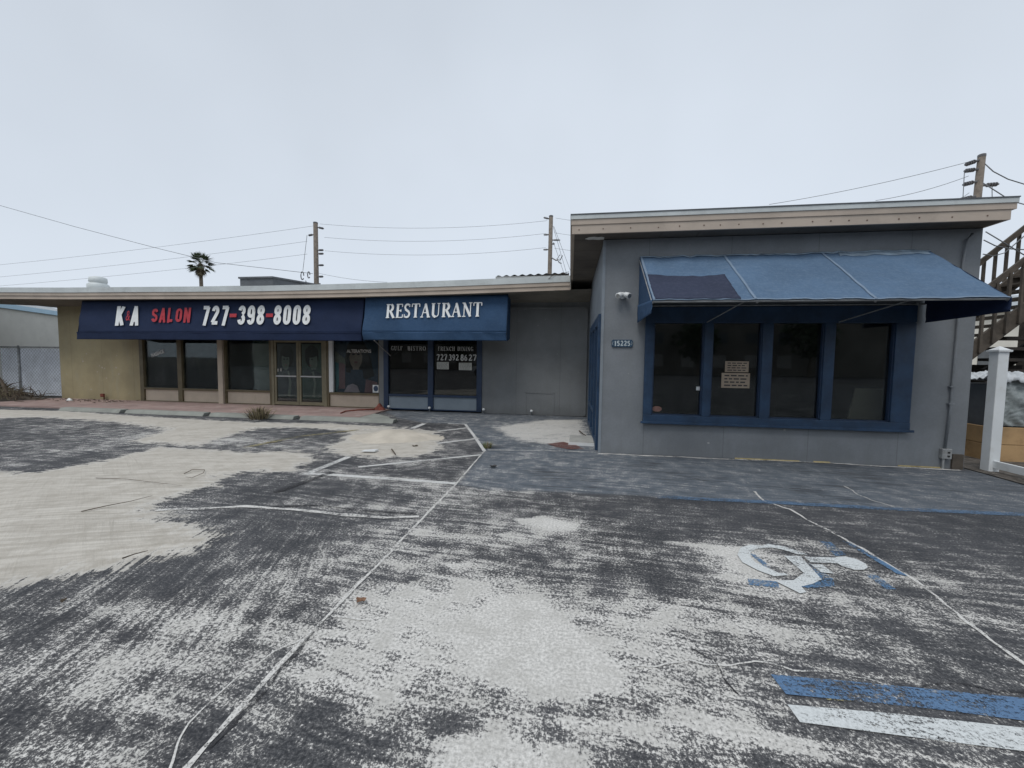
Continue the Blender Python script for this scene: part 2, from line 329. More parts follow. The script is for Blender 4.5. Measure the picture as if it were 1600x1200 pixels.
# ------------------------------------------------------------------ lettering
# pen-stroke alphabet, cell height 1: (width, [(thick, polyline)...]); thick 1 = heavy, 0 = hairline; serifs follow
def arc(cx, cy, rx, ry, a0, a1, n=9): return [(cx+rx*math.cos(R(a0+(a1-a0)*i/n)), cy+ry*math.sin(R(a0+(a1-a0)*i/n))) for i in range(n+1)]
SF = .09
def srf(x, y, w=.26): return (0, [(x-w/2, y), (x+w/2, y)])
GL = {
 'R': (.72, [(1,[(.2,0),(.2,1)]), srf(.2,.03), srf(.16,.97,.2), (0,[(.2,.96),(.42,.96)]), (1,arc(.4,.75,.16,.21,80,-80)), (0,[(.2,.52),(.42,.52)]), (1,[(.38,.5),(.66,0)]), srf(.66,.03,.16)]),
 'E': (.62, [(1,[(.2,0),(.2,1)]), (0,[(.08,.97),(.54,.97)]), (0,[(.08,.03),(.58,.03)]), (0,[(.2,.51),(.44,.51)]), (0,[(.54,.97),(.54,.78)]), (0,[(.58,.03),(.58,.24)]), (0,[(.44,.6),(.44,.42)])]),
 'S': (.56, [(.7,arc(.28,.74,.17,.22,50,180,7)+[(.15,.62),(.4,.42)]), (.9,[(.14,.6),(.42,.4)]), (.7,[(.42,.4)]+arc(.26,.26,.18,.22,20,-130,8)), (0,[(.44,.97),(.44,.76)]), (0,[(.08,.03),(.08,.25)])]),
 'T': (.66, [(1,[(.33,0),(.33,.96)]), (0,[(.05,.97),(.61,.97)]), srf(.33,.03), (0,[(.05,.97),(.05,.76)]), (0,[(.61,.97),(.61,.76)])]),
 'A': (.74, [(0,[(.12,.03),(.37,1)]), (1,[(.36,.97),(.62,0)]), (0,[(.2,.34),(.5,.34)]), srf(.12,.03,.22), srf(.62,.03,.24)]),
 'U': (.74, [(1,[(.18,1),(.18,.3)]+arc(.38,.26,.2,.22,180,270,5)), (0,arc(.38,.26,.2,.22,270,360,5)+[(.58,1)]), srf(.18,.97), srf(.58,.97,.22)]),
 'N': (.78, [(0,[(.17,0),(.17,1)]), (1,[(.16,.97),(.62,.02)]), (0,[(.62,0),(.62,1)]), srf(.17,.03,.24), srf(.62,.97,.24), srf(.12,.97,.18)]),
 'G': (.74, [(1,arc(.4,.5,.28,.45,90,270,10)), (0,arc(.4,.5,.28,.47,90,35,4)), (0,arc(.4,.5,.24,.47,270,320,4)), (1,[(.6,.06),(.6,.4)]), srf(.6,.42), (0,[(.64,.95),(.64,.72)])]),
 'L': (.6, [(1,[(.2,0),(.2,1)]), srf(.2,.97), (0,[(.08,.03),(.56,.03)]), (0,[(.56,.03),(.56,.26)])]),
 'F': (.58, [(1,[(.2,0),(.2,1)]), (0,[(.08,.97),(.54,.97)]), srf(.2,.03), (0,[(.2,.5),(.42,.5)]), (0,[(.54,.97),(.54,.76)])]),
 'B': (.66, [(1,[(.2,0),(.2,1)]), (0,[(.08,.97),(.4,.97)]), (0,[(.08,.03),(.42,.03)]), (0,[(.2,.53),(.42,.53)]), (.9,arc(.38,.75,.15,.21,85,-85)), (1,arc(.4,.28,.18,.24,85,-85))]),
 'I': (.38, [(1,[(.19,0),(.19,1)]), srf(.19,.97), srf(.19,.03)]),
 'O': (.76, [(1,arc(.38,.5,.28,.46,110,250,10)), (1,arc(.38,.5,.28,.46,70,-70,10)), (0,arc(.38,.5,.28,.47,60,120,5)), (0,arc(.38,.5,.28,.47,240,300,5))]),
 'C': (.7, [(1,arc(.4,.5,.28,.45,90,270,10)), (0,arc(.4,.5,.26,.47,90,30,4)), (0,arc(.4,.5,.26,.47,270,325,4)), (0,[(.62,.95),(.62,.7)])]),
 'H': (.78, [(1,[(.18,0),(.18,1)]), (1,[(.6,0),(.6,1)]), (0,[(.18,.5),(.6,.5)]), srf(.18,.97), srf(.18,.03), srf(.6,.97), srf(.6,.03)]),
 'D': (.74, [(1,[(.2,0),(.2,1)]), (0,[(.08,.97),(.38,.97)]), (0,[(.08,.03),(.38,.03)]), (1,arc(.36,.5,.28,.46,85,-85,10))]),
 '7': (.56, [(.5,[(.08,.95),(.5,.95)]), (.9,[(.48,.92),(.22,0)]), (0,[(.08,.97),(.08,.78)])]),
 '2': (.56, [(.8,arc(.28,.74,.17,.22,160,-30,8)+[(.1,.06)]), (.6,[(.08,.06),(.5,.06)]), (0,[(.5,.04),(.5,.22)])]),
 '3': (.56, [(.8,arc(.25,.75,.17,.2,150,-80,8)), (.9,arc(.25,.27,.2,.25,80,-160,9))]),
 '9': (.56, [(.9,arc(.27,.7,.18,.26,0,360,14)), (.8,[(.45,.7),(.42,.3),(.15,.04)])]),
 '8': (.56, [(.9,arc(.27,.74,.16,.22,0,360,14)), (.9,arc(.27,.27,.2,.25,0,360,14))]),
 '6': (.56, [(.9,arc(.27,.3,.18,.26,0,360,14)), (.8,[(.09,.3),(.14,.7),(.4,.96)])]),
 '1': (.4, [(.9,[(.22,0),(.22,.97)]), (0,[(.08,.8),(.22,.97)]), srf(.22,.03)]),
 '5': (.56, [(.8,[(.14,.95),(.12,.55)]+arc(.25,.32,.2,.27,110,-140,9)), (.8,[(.14,.93),(.46,.93)])]),
 '0': (.6, [(1,arc(.3,.5,.2,.46,0,360,18))]),
 ' ': (.4, []),
}
def glyphs(mb, s, x, z, h, place, heavy=.15, light=.055, track=0.06, wscale=1.0, depth=.003):
    """pen strokes laid out along local x,z; place(x,z,d)->world"""
    for ch in s:
        w, st = GL[ch]
        for th, pl in st:
            hw = (light + (heavy-light)*th) * h / 2
            P = [Vector((x + px*h*wscale, z + py*h)) for px, py in pl]
            if ch in 'REUNTAHLFBIDGC' and th == 0 and len(P) == 2: pass
            n = len(P); nn = []
            closed = n > 4 and (P[0]-P[-1]).length < 1e-4
            for i in range(n):
                a = P[(i-1) % n if not closed or i else n-2] if (i > 0 or closed) else P[0]
                b = P[i+1] if i < n-1 else (P[1] if closed else P[i])
                d = (b-a).normalized(); nn.append(Vector((-d.y, d.x)))
            vs = []
            for i in range(n):
                for sg in (-1, 1):
                    q = P[i] + nn[i]*hw*sg; vs.append(q)
            k = len(vs)
            W = [place(q.x, q.y, 0.0008*len(mb.v) % .0007) for q in vs]
            mb.add(W, [(2*i, 2*i+2, 2*i+3, 2*i+1) for i in range(n-1)])
        x += (w*wscale + track) * h
    return x
def width(s, h, track=.06, wscale=1): return sum((GL[c][0]*wscale + track)*h for c in s) - track*h
def block_text(s, xs, h, offset=.0, place=None, extrude=0):
    """built-in sans font turned to mesh; scaled to total width xs and height h; place(x,z)->world verts"""
    cu = bpy.data.curves.new('txt', 'FONT'); cu.body = s; cu.size = 1; cu.offset = offset; cu.resolution_u = 4
    o = bpy.data.objects.new('txt', cu); C.objects.link(o)
    dg = bpy.context.evaluated_depsgraph_get(); me = bpy.data.meshes.new_from_object(o.evaluated_get(dg))
    bpy.data.objects.remove(o)
    co = [v.co.copy() for v in me.vertices]; fs = [tuple(p.vertices) for p in me.polygons]
    x0 = min(c.x for c in co); x1 = max(c.x for c in co); y0 = min(c.y for c in co); y1 = max(c.y for c in co)
    pts = [place((c.x-x0)/(x1-x0)*xs, (c.y-y0)/(y1-y0)*h) for c in co]
    bpy.data.meshes.remove(me)
    return pts, fs

# ================================================================== GROUND
D1, D2 = 6.57, 10.9
# ---- terrain
mg = MB(); mg.add([(-700,-700,-.02),(700,-700,-.02),(700,900,-.02),(-700,900,-.02)], [(0,1,2,3)])
gm = mat('sandy_ground', (.13,.125,.115), .95, .2, .2, (.08,.08,.07), .6, .3, 8)
tag(mg.build('ground', gm), kind='structure')
# ---- parking lot sheet
SAND = [
 [(-6.462, 3.247), (-7.555, 3.915), (-6.677, 3.997), (-6.566, 4.534), (-6.696, 5.515), (-5.735, 5.521), (-4.876, 5.469), (-4.585, 5.665), (-4.076, 5.589), (-3.709, 5.33), (-3.567, 4.755), (-3.725, 4.48), (-4.091, 4.528), (-4.259, 4.264), (-4.036, 3.995), (-4.13, 3.724), (-4.139, 3.419), (-3.997, 3.196), (-3.699, 3.09), (-3.358, 3.018), (-2.86, 2.816), (-2.796, 2.665), (-2.894, 2.541), (-3.086, 2.352), (-3.206, 2.182), (-3.361, 2.075), (-3.496, 1.999), (-3.557, 1.916), (-3.687, 1.773), (-4.607, 1.902)],
 [(-4.048, 5.869), (-4.094, 6.488), (-4.486, 7.455), (-3.967, 7.966), (-3.104, 7.996), (-2.697, 7.851), (-2.188, 6.612), (-2.099, 6.082), (-2.313, 5.691), (-2.81, 5.432), (-3.4, 5.555)],
 [(-16.172, 7.901), (-15.225, 8.42), (-13.405, 8.602), (-9.939, 8.214), (-7.149, 8.042), (-5.368, 8.265), (-3.465, 8.163), (-4.297, 7.496), (-5.852, 7.623), (-6.505, 7.313), (-6.258, 6.029), (-6.1, 5.639), (-7.619, 5.74), (-8.092, 6.803), (-10.084, 7.358), (-12.568, 7.58), (-13.745, 6.983)],
]
BARE = [
 [(-0.671, 2.015), (-0.495, 2.377), (-0.174, 2.467), (0.014, 2.257), (0.236, 2.065), (0.324, 1.882), (0.303, 1.739), (0.06, 1.666), (-0.224, 1.664), (-0.446, 1.718), (-0.617, 1.855)],
 [(-0.48, 1.234), (-0.474, 1.426), (-0.309, 1.508), (-0.12, 1.482), (0.057, 1.471), (0.144, 1.333)],
 [(-0.507, 3.588), (-0.214, 3.734), (0.121, 3.611), (0.089, 3.438), (-0.193, 3.415)],
 [(-0.907, 2.718), (-0.702, 2.773), (-0.647, 2.69), (-0.83, 2.632)],
]
BLOBS = [(-0.2, 1.97, 0.7, 0.54, 0.75), (-0.88, 1.9, 0.41, 0.28, 0.55), (-0.91, 1.57, 0.4, 0.16, 0.35), (0.45, 2.34, 0.34, 0.25, 0.3), (-0.72, 2.27, 0.43, 0.25, 0.45), (-0.54, 2.6, 0.4, 0.2, 0.3), (-0.2, 3.6, 0.66, 0.33, 0.55), (-0.59, 3.07, 0.31, 0.28, 0.45), (0.23, 3.11, 0.46, 0.16, 0.3), (1.26, 3.28, 0.31, 0.26, 0.5), (1.29, 2.91, 0.27, 0.2, 0.8), (1.98, 3.26, 0.55, 0.33, 0.45), (1.34, 3.24, 0.25, 0.18, 0.7), (2.25, 3.07, 0.28, 0.19, 0.4), (1.7, 2.71, 0.5, 0.11, 0.6), (0.83, 2.41, 0.46, 0.16, 0.45), (0.57, 2.1, 0.41, 0.15, 0.4), (1.31, 2.32, 0.43, 0.11, 0.4), (1.99, 2.6, 0.47, 0.14, 0.25), (0.77, 1.81, 0.26, 0.11, 0.4), (0.46, 1.63, 0.4, 0.12, 0.5), (1.85, 2.22, 0.4, 0.1, 0.3), (0.83, 1.63, 0.31, 0.09, 0.35), (1.16, 1.61, 0.5, 0.07, 0.45), (2.81, 3.17, 0.37, 0.2, 0.3), (2.55, 2.63, 0.23, 0.14, 0.35), (2.05, 3.54, 0.33, 0.16, 0.5), (-1.35, 3.18, 0.49, 0.15, 0.45), (-2.11, 3.66, 0.96, 0.2, 0.5), (-1.27, 4.01, 0.41, 0.26, 0.6), (-0.76, 4.31, 0.5, 0.21, 0.55), (-1.61, 2.79, 0.44, 0.19, 0.45), (-1.73, 2.17, 0.64, 0.18, 0.45), (-1.78, 2.56, 0.37, 0.17, 0.4), (-2.02, 2.34, 0.39, 0.17, 0.35), (-2.51, 1.85, 0.72, 0.14, 0.35), (-1.78, 1.58, 0.73, 0.12, 0.42), (-1.94, 1.37, 0.55, 0.08, 0.5), (-1.92, 1.14, 0.33, 0.08, 0.65), (-1.55, 1.79, 0.4, 0.13, 0.4), (-1.92, 1.89, 0.43, 0.1, 0.45), (-2.39, 1.48, 0.45, 0.1, 0.2), (-8.42, 5.06, 1.92, 0.57, 0.3), (-8.24, 6.21, 1.81, 0.51, 0.35), (-5.51, 6.19, 1.31, 0.38, 0.5), (-10.61, 6.79, 1.86, 0.5, 0.3), (-2.63, 4.58, 0.95, 0.2, 0.55), (-1.69, 4.36, 0.52, 0.2, 0.55), (-2.24, 5.28, 0.72, 0.33, 0.35), (-2.18, 6.89, 0.46, 0.66, 0.3), (-0.23, 8.24, 0.94, 1.06, 0.6), (-0.32, 7.29, 0.71, 0.53, 0.5), (-1.29, 8.92, 0.88, 0.54, 0.5), (-3.18, 9.5, 1.26, 0.52, 0.45), (-0.85, 5.94, 0.69, 0.24, 0.4), (-0.22, 5.19, 0.77, 0.36, 0.25), (-1.19, 4.85, 0.24, 0.33, 0.4), (1.0, 5.58, 0.9, 0.34, 0.2), (0.97, 2.85, 0.54, 0.27, -0.2), (0.28, 2.58, 0.25, 0.23, -0.2), (-0.4, 2.89, 0.29, 0.15, -0.25), (-0.5, 1.6, 0.2, 0.13, -0.2), (-0.98, 1.4, 0.23, 0.16, -0.15), (-2.91, 2.36, 0.54, 0.18, -0.25), (-2.37, 2.76, 0.6, 0.14, -0.3), (-2.39, 2.13, 0.48, 0.12, -0.3), (0.06, 1.66, 0.36, 0.05, -0.3), (2.25, 3.25, 0.59, 0.22, -0.1)]
WALK = [[(-2.373, 8.862), (-1.363, 6.279), (-1.299, 4.513), (-0.921, 4.369), (-0.187, 4.461), (0.821, 4.516), (0.992, 4.505), (2.809, 4.561), (4.658, 4.612), (5.928, 5.333), (6.589, 6.346), (5.634, 6.482), (0.506, 6.569), (0.546, 7.473), (0.565, 10.745), (-2.511, 10.919), (-5.303, 10.655), (-4.321, 9.451), (-3.456, 8.903)]]
CONC = [[(-1.744, 8.553), (-1.331, 9.198), (-0.625, 10.104), (0.447, 10.359), (0.487, 8.11), (0.51, 7.465), (-0.078, 6.789), (-0.781, 7.075), (-1.204, 7.473)]]
def lin(a, b, n): return [a + (b-a)*i/n for i in range(n)]
xs = lin(-60,-18,14) + lin(-18,-5,260) + lin(-5,5,360) + lin(5,8.5,60) + lin(8.5,40,12) + [40]
ys = lin(-20,.7,10) + lin(.7,4,160) + lin(4,10.85,180) + [10.85]
X, Y = np.meshgrid(np.array(xs), np.array(ys)); nx, ny = len(xs), len(ys)
def poly_field(poly, soft):
    """1 inside, falling to 0 over 'soft' metres outside"""
    px, py = X.ravel(), Y.ravel(); ins = np.zeros(px.shape, bool); dist = np.full(px.shape, 1e9)
    n = len(poly)
    for i in range(n):
        x1, y1 = poly[i]; x2, y2 = poly[(i+1)%n]
        cond = ((y1 > py) != (y2 > py)); xi = (x2-x1)*(py-y1)/((y2-y1) if y2 != y1 else 1e-9) + x1
        ins ^= cond & (px < xi)
        dx, dy = x2-x1, y2-y1; tt = np.clip(((px-x1)*dx + (py-y1)*dy)/(dx*dx+dy*dy+1e-12), 0, 1)
        dist = np.minimum(dist, np.hypot(px-x1-tt*dx, py-y1-tt*dy))
    sd_ = np.where(ins, dist, -dist)
    return np.clip(.5 + sd_/soft, 0, 1), sd_
wear = np.full(X.size, .30); gx, gy = X.ravel(), Y.ravel()
wear += .05*((gx > -1.35) & (gy < 3.4)); wear -= .05*np.clip((gx-.6)/1.0, 0, 1) + .03*np.clip((gy-3)/.6, 0, 1)
for (bx, by, rx, ry, v) in BLOBS:
    wear += .30*v*np.exp(-(((gx-bx)/max(rx,.05))**2 + ((gy-by)/max(ry*1.0,.05))**2))
for p in BARE:
    f, _ = poly_field(p, .26); wear = np.maximum(wear, f*.98)
sand = np.zeros(X.size); sdist = np.full(X.size, -9.)
for p in SAND:
    wear = wear + .12*poly_field(p, 1.0)[0]; f, s_ = poly_field(p, .7); sand = np.maximum(sand, f); sdist = np.maximum(sdist, s_)
walk = poly_field(WALK[0], .09)[0]; conc = poly_field(CONC[0], .5)[0]
fadeR = np.clip((gx-3.2)/3.5, 0, 1); 
walkc = walk*(1-.55*fadeR)
wear = np.where(walk > .5, wear*.6 + .08, wear); wear = np.maximum(wear, conc*.62)
wear = np.clip(wear, 0, 1)
zz = np.clip((gx*0), 0, 0) + np.clip(sdist, 0, .5)*.05
me = bpy.data.meshes.new('parking_lot')
co = np.stack([gx, gy, zz], 1); me.vertices.add(len(co)); me.vertices.foreach_set('co', co.ravel())
idx = np.arange(nx*ny).reshape(ny, nx)
q = np.stack([idx[:-1,:-1], idx[:-1,1:], idx[1:,1:], idx[1:,:-1]], -1).reshape(-1, 4)
me.loops.add(q.size); me.loops.foreach_set('vertex_index', q.ravel().astype(np.int32))
me.polygons.add(len(q)); me.polygons.foreach_set('loop_start', np.arange(0, q.size, 4, dtype=np.int32)); me.polygons.foreach_set('loop_total', np.full(len(q), 4, np.int32))
me.update(); me.validate()
at = me.attributes.new('wear', 'FLOAT_COLOR', 'POINT')
at.data.foreach_set('color', np.stack([wear, sand, walkc, conc], 1).astype(np.float32).ravel())
me.polygons.foreach_set('use_smooth', [True]*len(me.polygons))
def lot_material():
    m, t, b, out = nt('worn_asphalt')
    a = N(t, 'ShaderNodeAttribute'); a.attribute_name = 'wear'
    s = t.nodes.new('ShaderNodeSeparateColor'); t.links.new(a.outputs['Color'], s.inputs[0])
    W, S, K = s.outputs[0], s.outputs[1], s.outputs[2]
    p = pos(t)
    g = t.nodes.new('ShaderNodeSeparateXYZ'); t.links.new(p, g.inputs[0])
    n1 = noise(t, p, 1.1, 6, .62); n1b = noise(t, p, 5.5, 5, .65); n2 = noise(t, p, 62, 4, .7)
    # warped coordinates for the scrape marks
    warp = N(t, 'ShaderNodeTexNoise'); warp.inputs['Scale'].default_value = .35; t.links.new(p, warp.inputs['Vector'])
    def sc(rot, sx, sy, sc_, k=.5):
        ad = N(t, 'ShaderNodeVectorMath', operation='MULTIPLY_ADD'); t.links.new(warp.outputs['Color'], ad.inputs[0]); ad.inputs[1].default_value = (k,k,0); t.links.new(p, ad.inputs[2])
        r = N(t, 'ShaderNodeMapping'); r.inputs['Rotation'].default_value = (0,0,rot); t.links.new(ad.outputs[0], r.inputs[0])
        q_ = N(t, 'ShaderNodeMapping'); q_.inputs['Scale'].default_value = (sx,sy,1); t.links.new(r.outputs[0], q_.inputs[0])
        return noise(t, q_.outputs[0], sc_, 5, .62)
    sx_ = sc(R(4), .9, 13, 1.6); sy_ = sc(R(-112), .8, 15, 1.7); sz_ = sc(R(-75), .8, 12, 1.7)
    leftm = sstep(t, math_(t, 'ADD', g.outputs['X'], math_(t, 'MULTIPLY', n1, .8)), -1.1, -1.6)
    nearm = sstep(t, math_(t, 'ADD', g.outputs['Y'], math_(t, 'MULTIPLY', n1, 1.2)), 4.2, 3.2)
    lm = math_(t, 'MULTIPLY', leftm, nearm)
    st = N(t, 'ShaderNodeMix'); t.links.new(lm, st.inputs[0]); t.links.new(sx_, st.inputs[2]); t.links.new(sy_, st.inputs[3])
    pm = sstep(t, n1b, .52, .62, 0, .8); pm = math_(t, 'MULTIPLY', pm, sstep(t, noise(t, p, .5, 2), .5, .56))
    st2 = N(t, 'ShaderNodeMix'); t.links.new(pm, st2.inputs[0]); t.links.new(st.outputs[0], st2.inputs[2]); t.links.new(sz_, st2.inputs[3])
    n2f = noise(t, p, 170, 2, .6); k = math_(t, 'MULTIPLY', n1, .15); k = math_(t, 'MULTIPLY_ADD', n1b, .28, k); k = math_(t, 'MULTIPLY_ADD', n2, .38, k); k = math_(t, 'MULTIPLY_ADD', n2f, .20, k); k = math_(t, 'MULTIPLY_ADD', st2.outputs[0], .25, k)
    k = math_(t, 'MULTIPLY_ADD', W, .36, k)
    bare = sstep(t, k, .778, .820)
    dusty = sstep(t, k, .68, .85)      # thin grey dust round the bare spots
    dk = mixc(t, sstep(t, n2, .35, .65), (.030,.032,.036), (.062,.065,.071))
    dk = mixc(t, sstep(t, n1, .35, .7, 0, .5), dk, (.075,.077,.085)); nbig = noise(t, p, .45, 3, .5); dk = mixc(t, sstep(t, nbig, .5, .62, 0, .55), dk, (.022,.023,.027))
    K = math_(t, 'MULTIPLY', K, sstep(t, math_(t, 'ADD', st2.outputs[0], math_(t, 'MULTIPLY', n1, .6)), .50, .86)); dk = mixc(t, K, dk, mixc(t, sstep(t, n1b, .3, .7), (.092,.110,.132), (.130,.150,.172)))
    dk = mixc(t, math_(t, 'MULTIPLY', dusty, .42), dk, (.34,.33,.32))
    lt = mixc(t, sstep(t, n2, .3, .7), (.40,.392,.37), (.74,.725,.69)); lt = mixc(t, sstep(t, n1b, .4, .7, 0, .5), lt, (.40,.39,.36))
    c = mixc(t, bare, dk, lt)
    # sand sheet: ragged edge, tyre and rake marks
    sk = math_(t, 'ADD', S, math_(t, 'MULTIPLY', math_(t, 'SUBTRACT', n1b, .5), 1.0)); sk = math_(t, 'ADD', sk, math_(t, 'MULTIPLY', math_(t, 'SUBTRACT', st2.outputs[0], .5), .9))
    sk = math_(t, 'ADD', sk, math_(t, 'MULTIPLY', math_(t, 'SUBTRACT', n2, .5), .4))
    sm = sstep(t, sk, .46, .56)
    rk = sc(R(-20), .7, 14, 1.5, .6); rk2 = sc(R(35), .5, 18, 1.8, .3)
    sc_ = mixc(t, sstep(t, rk, .35, .65), (.43,.40,.35), (.56,.53,.475)); sc_ = mixc(t, math_(t, 'MULTIPLY', sstep(t, rk2, .56, .68, 0, .5), sstep(t, n1, .45, .6)), sc_, (.36,.335,.29))
    sc_ = mixc(t, sstep(t, n2, .62, .75, 0, .35), sc_, (.2,.19,.17)); sc_ = mixc(t, sstep(t, n1b, .45, .65, 0, .5), sc_, (.37,.34,.29))
    # white crusty rim
    rim = math_(t, 'MULTIPLY', sm, sstep(t, sk, .8, .5)); sc_ = mixc(t, math_(t, 'MULTIPLY', rim, .5), sc_, (.58,.57,.54))
    c = mixc(t, sm, c, sc_)
    t.links.new(c, b.inputs['Base Color']); b.inputs['Roughness'].default_value = .85; b.inputs['Specular IOR Level'].default_value = .3
    h = math_(t, 'MULTIPLY_ADD', bare, -.35, n2); h = math_(t, 'ADD', h, math_(t, 'MULTIPLY', sm, math_(t, 'ADD', rk, rk2)))
    bump(t, b, h, .55, .012)
    return m
lot = obj('parking_lot', me, lot_material()); tag(lot, kind='structure')

def strip(name, pts, w, z=.004, m=None, taper=None, wob=0, seg=.12):
    """flat ribbon along a polyline on the ground (world x,y)"""
    P = [Vector((a, b, 0)) for a, b in pts]; Q = []
    for a, b in zip(P[:-1], P[1:]):
        n = max(1, int((b-a).length/seg)); Q += [a.lerp(b, i/n) for i in range(n)]
    Q.append(P[-1]); mb = MB(); vs = []
    for i, p in enumerate(Q):
        d = (Q[min(i+1, len(Q)-1)] - Q[max(i-1, 0)]).normalized(); nrm = Vector((-d.y, d.x, 0))
        off = nrm * (mnoise.noise(p*2.1) * wob + mnoise.noise(p*9) * wob * .5)
        ww = w/2 * (1 + (.8*mnoise.noise(p*6) if wob else 0)) * (taper(i/(len(Q)-1)) if taper else 1)
        vs += [p + nrm*ww + off + Vector((0,0,z)), p - nrm*ww + off + Vector((0,0,z))]
    mb.add(vs, [(2*i, 2*i+1, 2*i+3, 2*i+2) for i in range(len(Q)-1)])
    return mb.build(name, m)
def flatpoly(pts, z): 
    n = len(pts); return MB().add([(x, y, z) for x, y in pts], [tuple(range(n))])
M['line_white'] = paint_mat('line_white', (.66,.66,.64), .455)
M['line_blue'] = paint_mat('line_blue', (.10,.19,.33), .468)
M['line_blue_faint'] = paint_mat('line_blue_faint', (.10,.17,.27), .495)
M['hc_white'] = paint_mat('hc_white', (.64,.67,.67), .447)
M['hc_blue'] = paint_mat('hc_blue', (.10,.20,.34), .508)
M['line_yellow'] = paint_mat('line_yellow', (.33,.29,.15), .5)
M['crack'] = paint_mat('crack', (.66,.65,.62), .468, aniso=(1,1,1))
M['crack_dark'] = paint_mat('crack_dark', (.03,.03,.033), .49, aniso=(1,1,1))
def mark(o, label, cat='marking'): return tag(o, kind='structure')
# seams and cracks filled with pale sand
mark(strip('seam_joint', [(-1.346, 1.129), (-1.37, 1.503), (-1.365, 1.954), (-1.355, 2.708), (-1.33, 4.507)], .024, .004, M['crack'], wob=.016), '')
mark(strip('seam_joint', [(-1.33, 4.507), (-1.363, 6.279)], .022, .004, M['crack'], wob=.006), '')
mark(strip('seam_joint', [(-1.363, 6.279), (-1.874, 7.596), (-2.388, 8.858)], .06, .004, M['line_white'], wob=.0), '')
mark(strip('crack', [(-1.391, 1.122), (-1.499, 1.317), (-1.508, 1.545), (-1.451, 1.718), (-1.385, 1.822)], .008, .0035, M['crack'], wob=.03, seg=.03), '')
mark(strip('crack', [(-1.327, 1.237), (-1.335, 1.537), (-1.352, 1.827), (-1.355, 1.939)], .018, .005, M['crack_dark'], wob=.03, seg=.03), '')
mark(strip('crack', [(2.182, 4.903), (2.152, 4.576), (2.298, 4.358), (2.318, 4.095), (2.363, 3.815), (2.417, 3.508), (2.415, 3.189), (2.419, 2.98), (2.377, 2.664), (2.319, 2.418), (2.292, 2.183)], .022, .004, M['crack'], wob=.035, seg=.03), '')
mark(strip('crack', [(0.311, 1.892), (0.509, 1.974), (0.627, 2.015), (0.794, 2.012), (0.958, 2.047), (1.12, 2.02), (1.285, 2.059), (1.446, 2.046), (1.59, 1.983), (1.745, 1.983)], .009, .004, M['crack'], wob=.05, seg=.02), '')
mark(strip('crack', [(3.41, 5.326), (3.349, 4.964), (3.429, 4.581), (3.624, 4.528)], .012, .004, M['crack'], wob=.05, seg=.03), '')
mark(strip('crack', [(-1.333, 2.027), (-1.233, 2.026), (-1.094, 2.026)], .012, .004, M['crack'], wob=.02, seg=.03), '')
for pts_, w_ in (([(0.671, 2.112), (0.773, 2.039), (0.773, 1.917), (0.81, 1.832)],.007),([(1.59, 1.983), (1.858, 2.055), (1.982, 2.021), (2.241, 2.081)],.008),([(1.322, 5.485), (1.728, 5.217), (2.176, 4.856)],.009)):
    mark(strip('crack', pts_, w_, .0048, M['crack_dark'], wob=.05, seg=.025), '')
mark(strip('tyre_sand_line', [(-3.939, 3.19), (-3.642, 3.278), (-3.212, 3.425), (-2.658, 3.44), (-2.095, 3.411), (-1.701, 3.404), (-1.388, 3.491)], .05, .007, M['crack'], wob=.01, seg=.1), '')
mark(strip('tyre_sand_line', [(-2.965, 3.47), (-2.488, 3.593), (-1.896, 3.528), (-1.447, 3.56)], .03, .007, M['crack_dark'], wob=.01, seg=.1), '')
mark(strip('walkway_joint', [(-1.33, 6.381), (-0.394, 6.526), (0.506, 6.569)], .03, .004, M['crack'], wob=.02, seg=.05), '')
mark(strip('walkway_joint', [(0.499, 6.476), (2.139, 6.504), (4.002, 6.557), (5.634, 6.482)], .05, .004, M['crack'], wob=.03, seg=.05), '')
# painted bay lines
mark(strip('bay_line', [(-3.342, 4.525), (-3.309, 5.491)], .10, .0045, M['line_white']), '')
mark(strip('bay_line', [(-3.331, 4.585), (-2.276, 4.562), (-1.337, 4.531)], .09, .0055, M['line_white']), '')
mark(strip('bay_line', [(-3.36, 8.02), (-3.343, 8.733)], .12, .0045, M['line_white']), '')
mark(strip('bay_line', [(-2.71, 7.849), (-2.224, 8.359)], .09, .0045, M['line_white']), '')
mark(strip('bay_line', [(-2.311, 6.695), (-1.7, 7.302)], .09, .0045, M['line_white']), '')
mark(strip('bay_line', [(-2.865, 4.99), (-2.132, 5.49), (-1.356, 6.011)], .07, .0045, M['line_white']), '')
mark(strip('bay_line', [(-2.807, 8.857), (-2.388, 8.858)], .06, .0045, M['line_white']), '')
mark(strip('bay_line', [(-5.319, 5.703), (-5.064, 6.769), (-4.375, 7.633)], .12, .007, M['line_yellow']), '')
mark(strip('bay_line', [(-3.208, 3.853), (-3.061, 4.697)], .09, .007, M['crack_dark']), '')
mark(strip('bay_line', [(0.987, 4.484), (2.168, 4.539), (3.414, 4.561), (4.859, 4.649)], .10, .0055, M['line_blue_faint']), '')
mark(flatpoly([(0.994, 1.972), (1.354, 1.988), (2.123, 2.013), (1.987, 1.877), (1.587, 1.88), (1.006, 1.86)], .005).build('bay_line', M['line_blue']), '')
mark(flatpoly([(0.982, 1.802), (1.423, 1.826), (1.949, 1.839), (1.832, 1.721), (1.344, 1.717), (0.988, 1.717)], .005).build('bay_line', M['hc_white']), '')
mark(strip('bay_line', [(1.173, 1.866), (1.336, 1.879)], .02, .0048, M['line_yellow']), '')
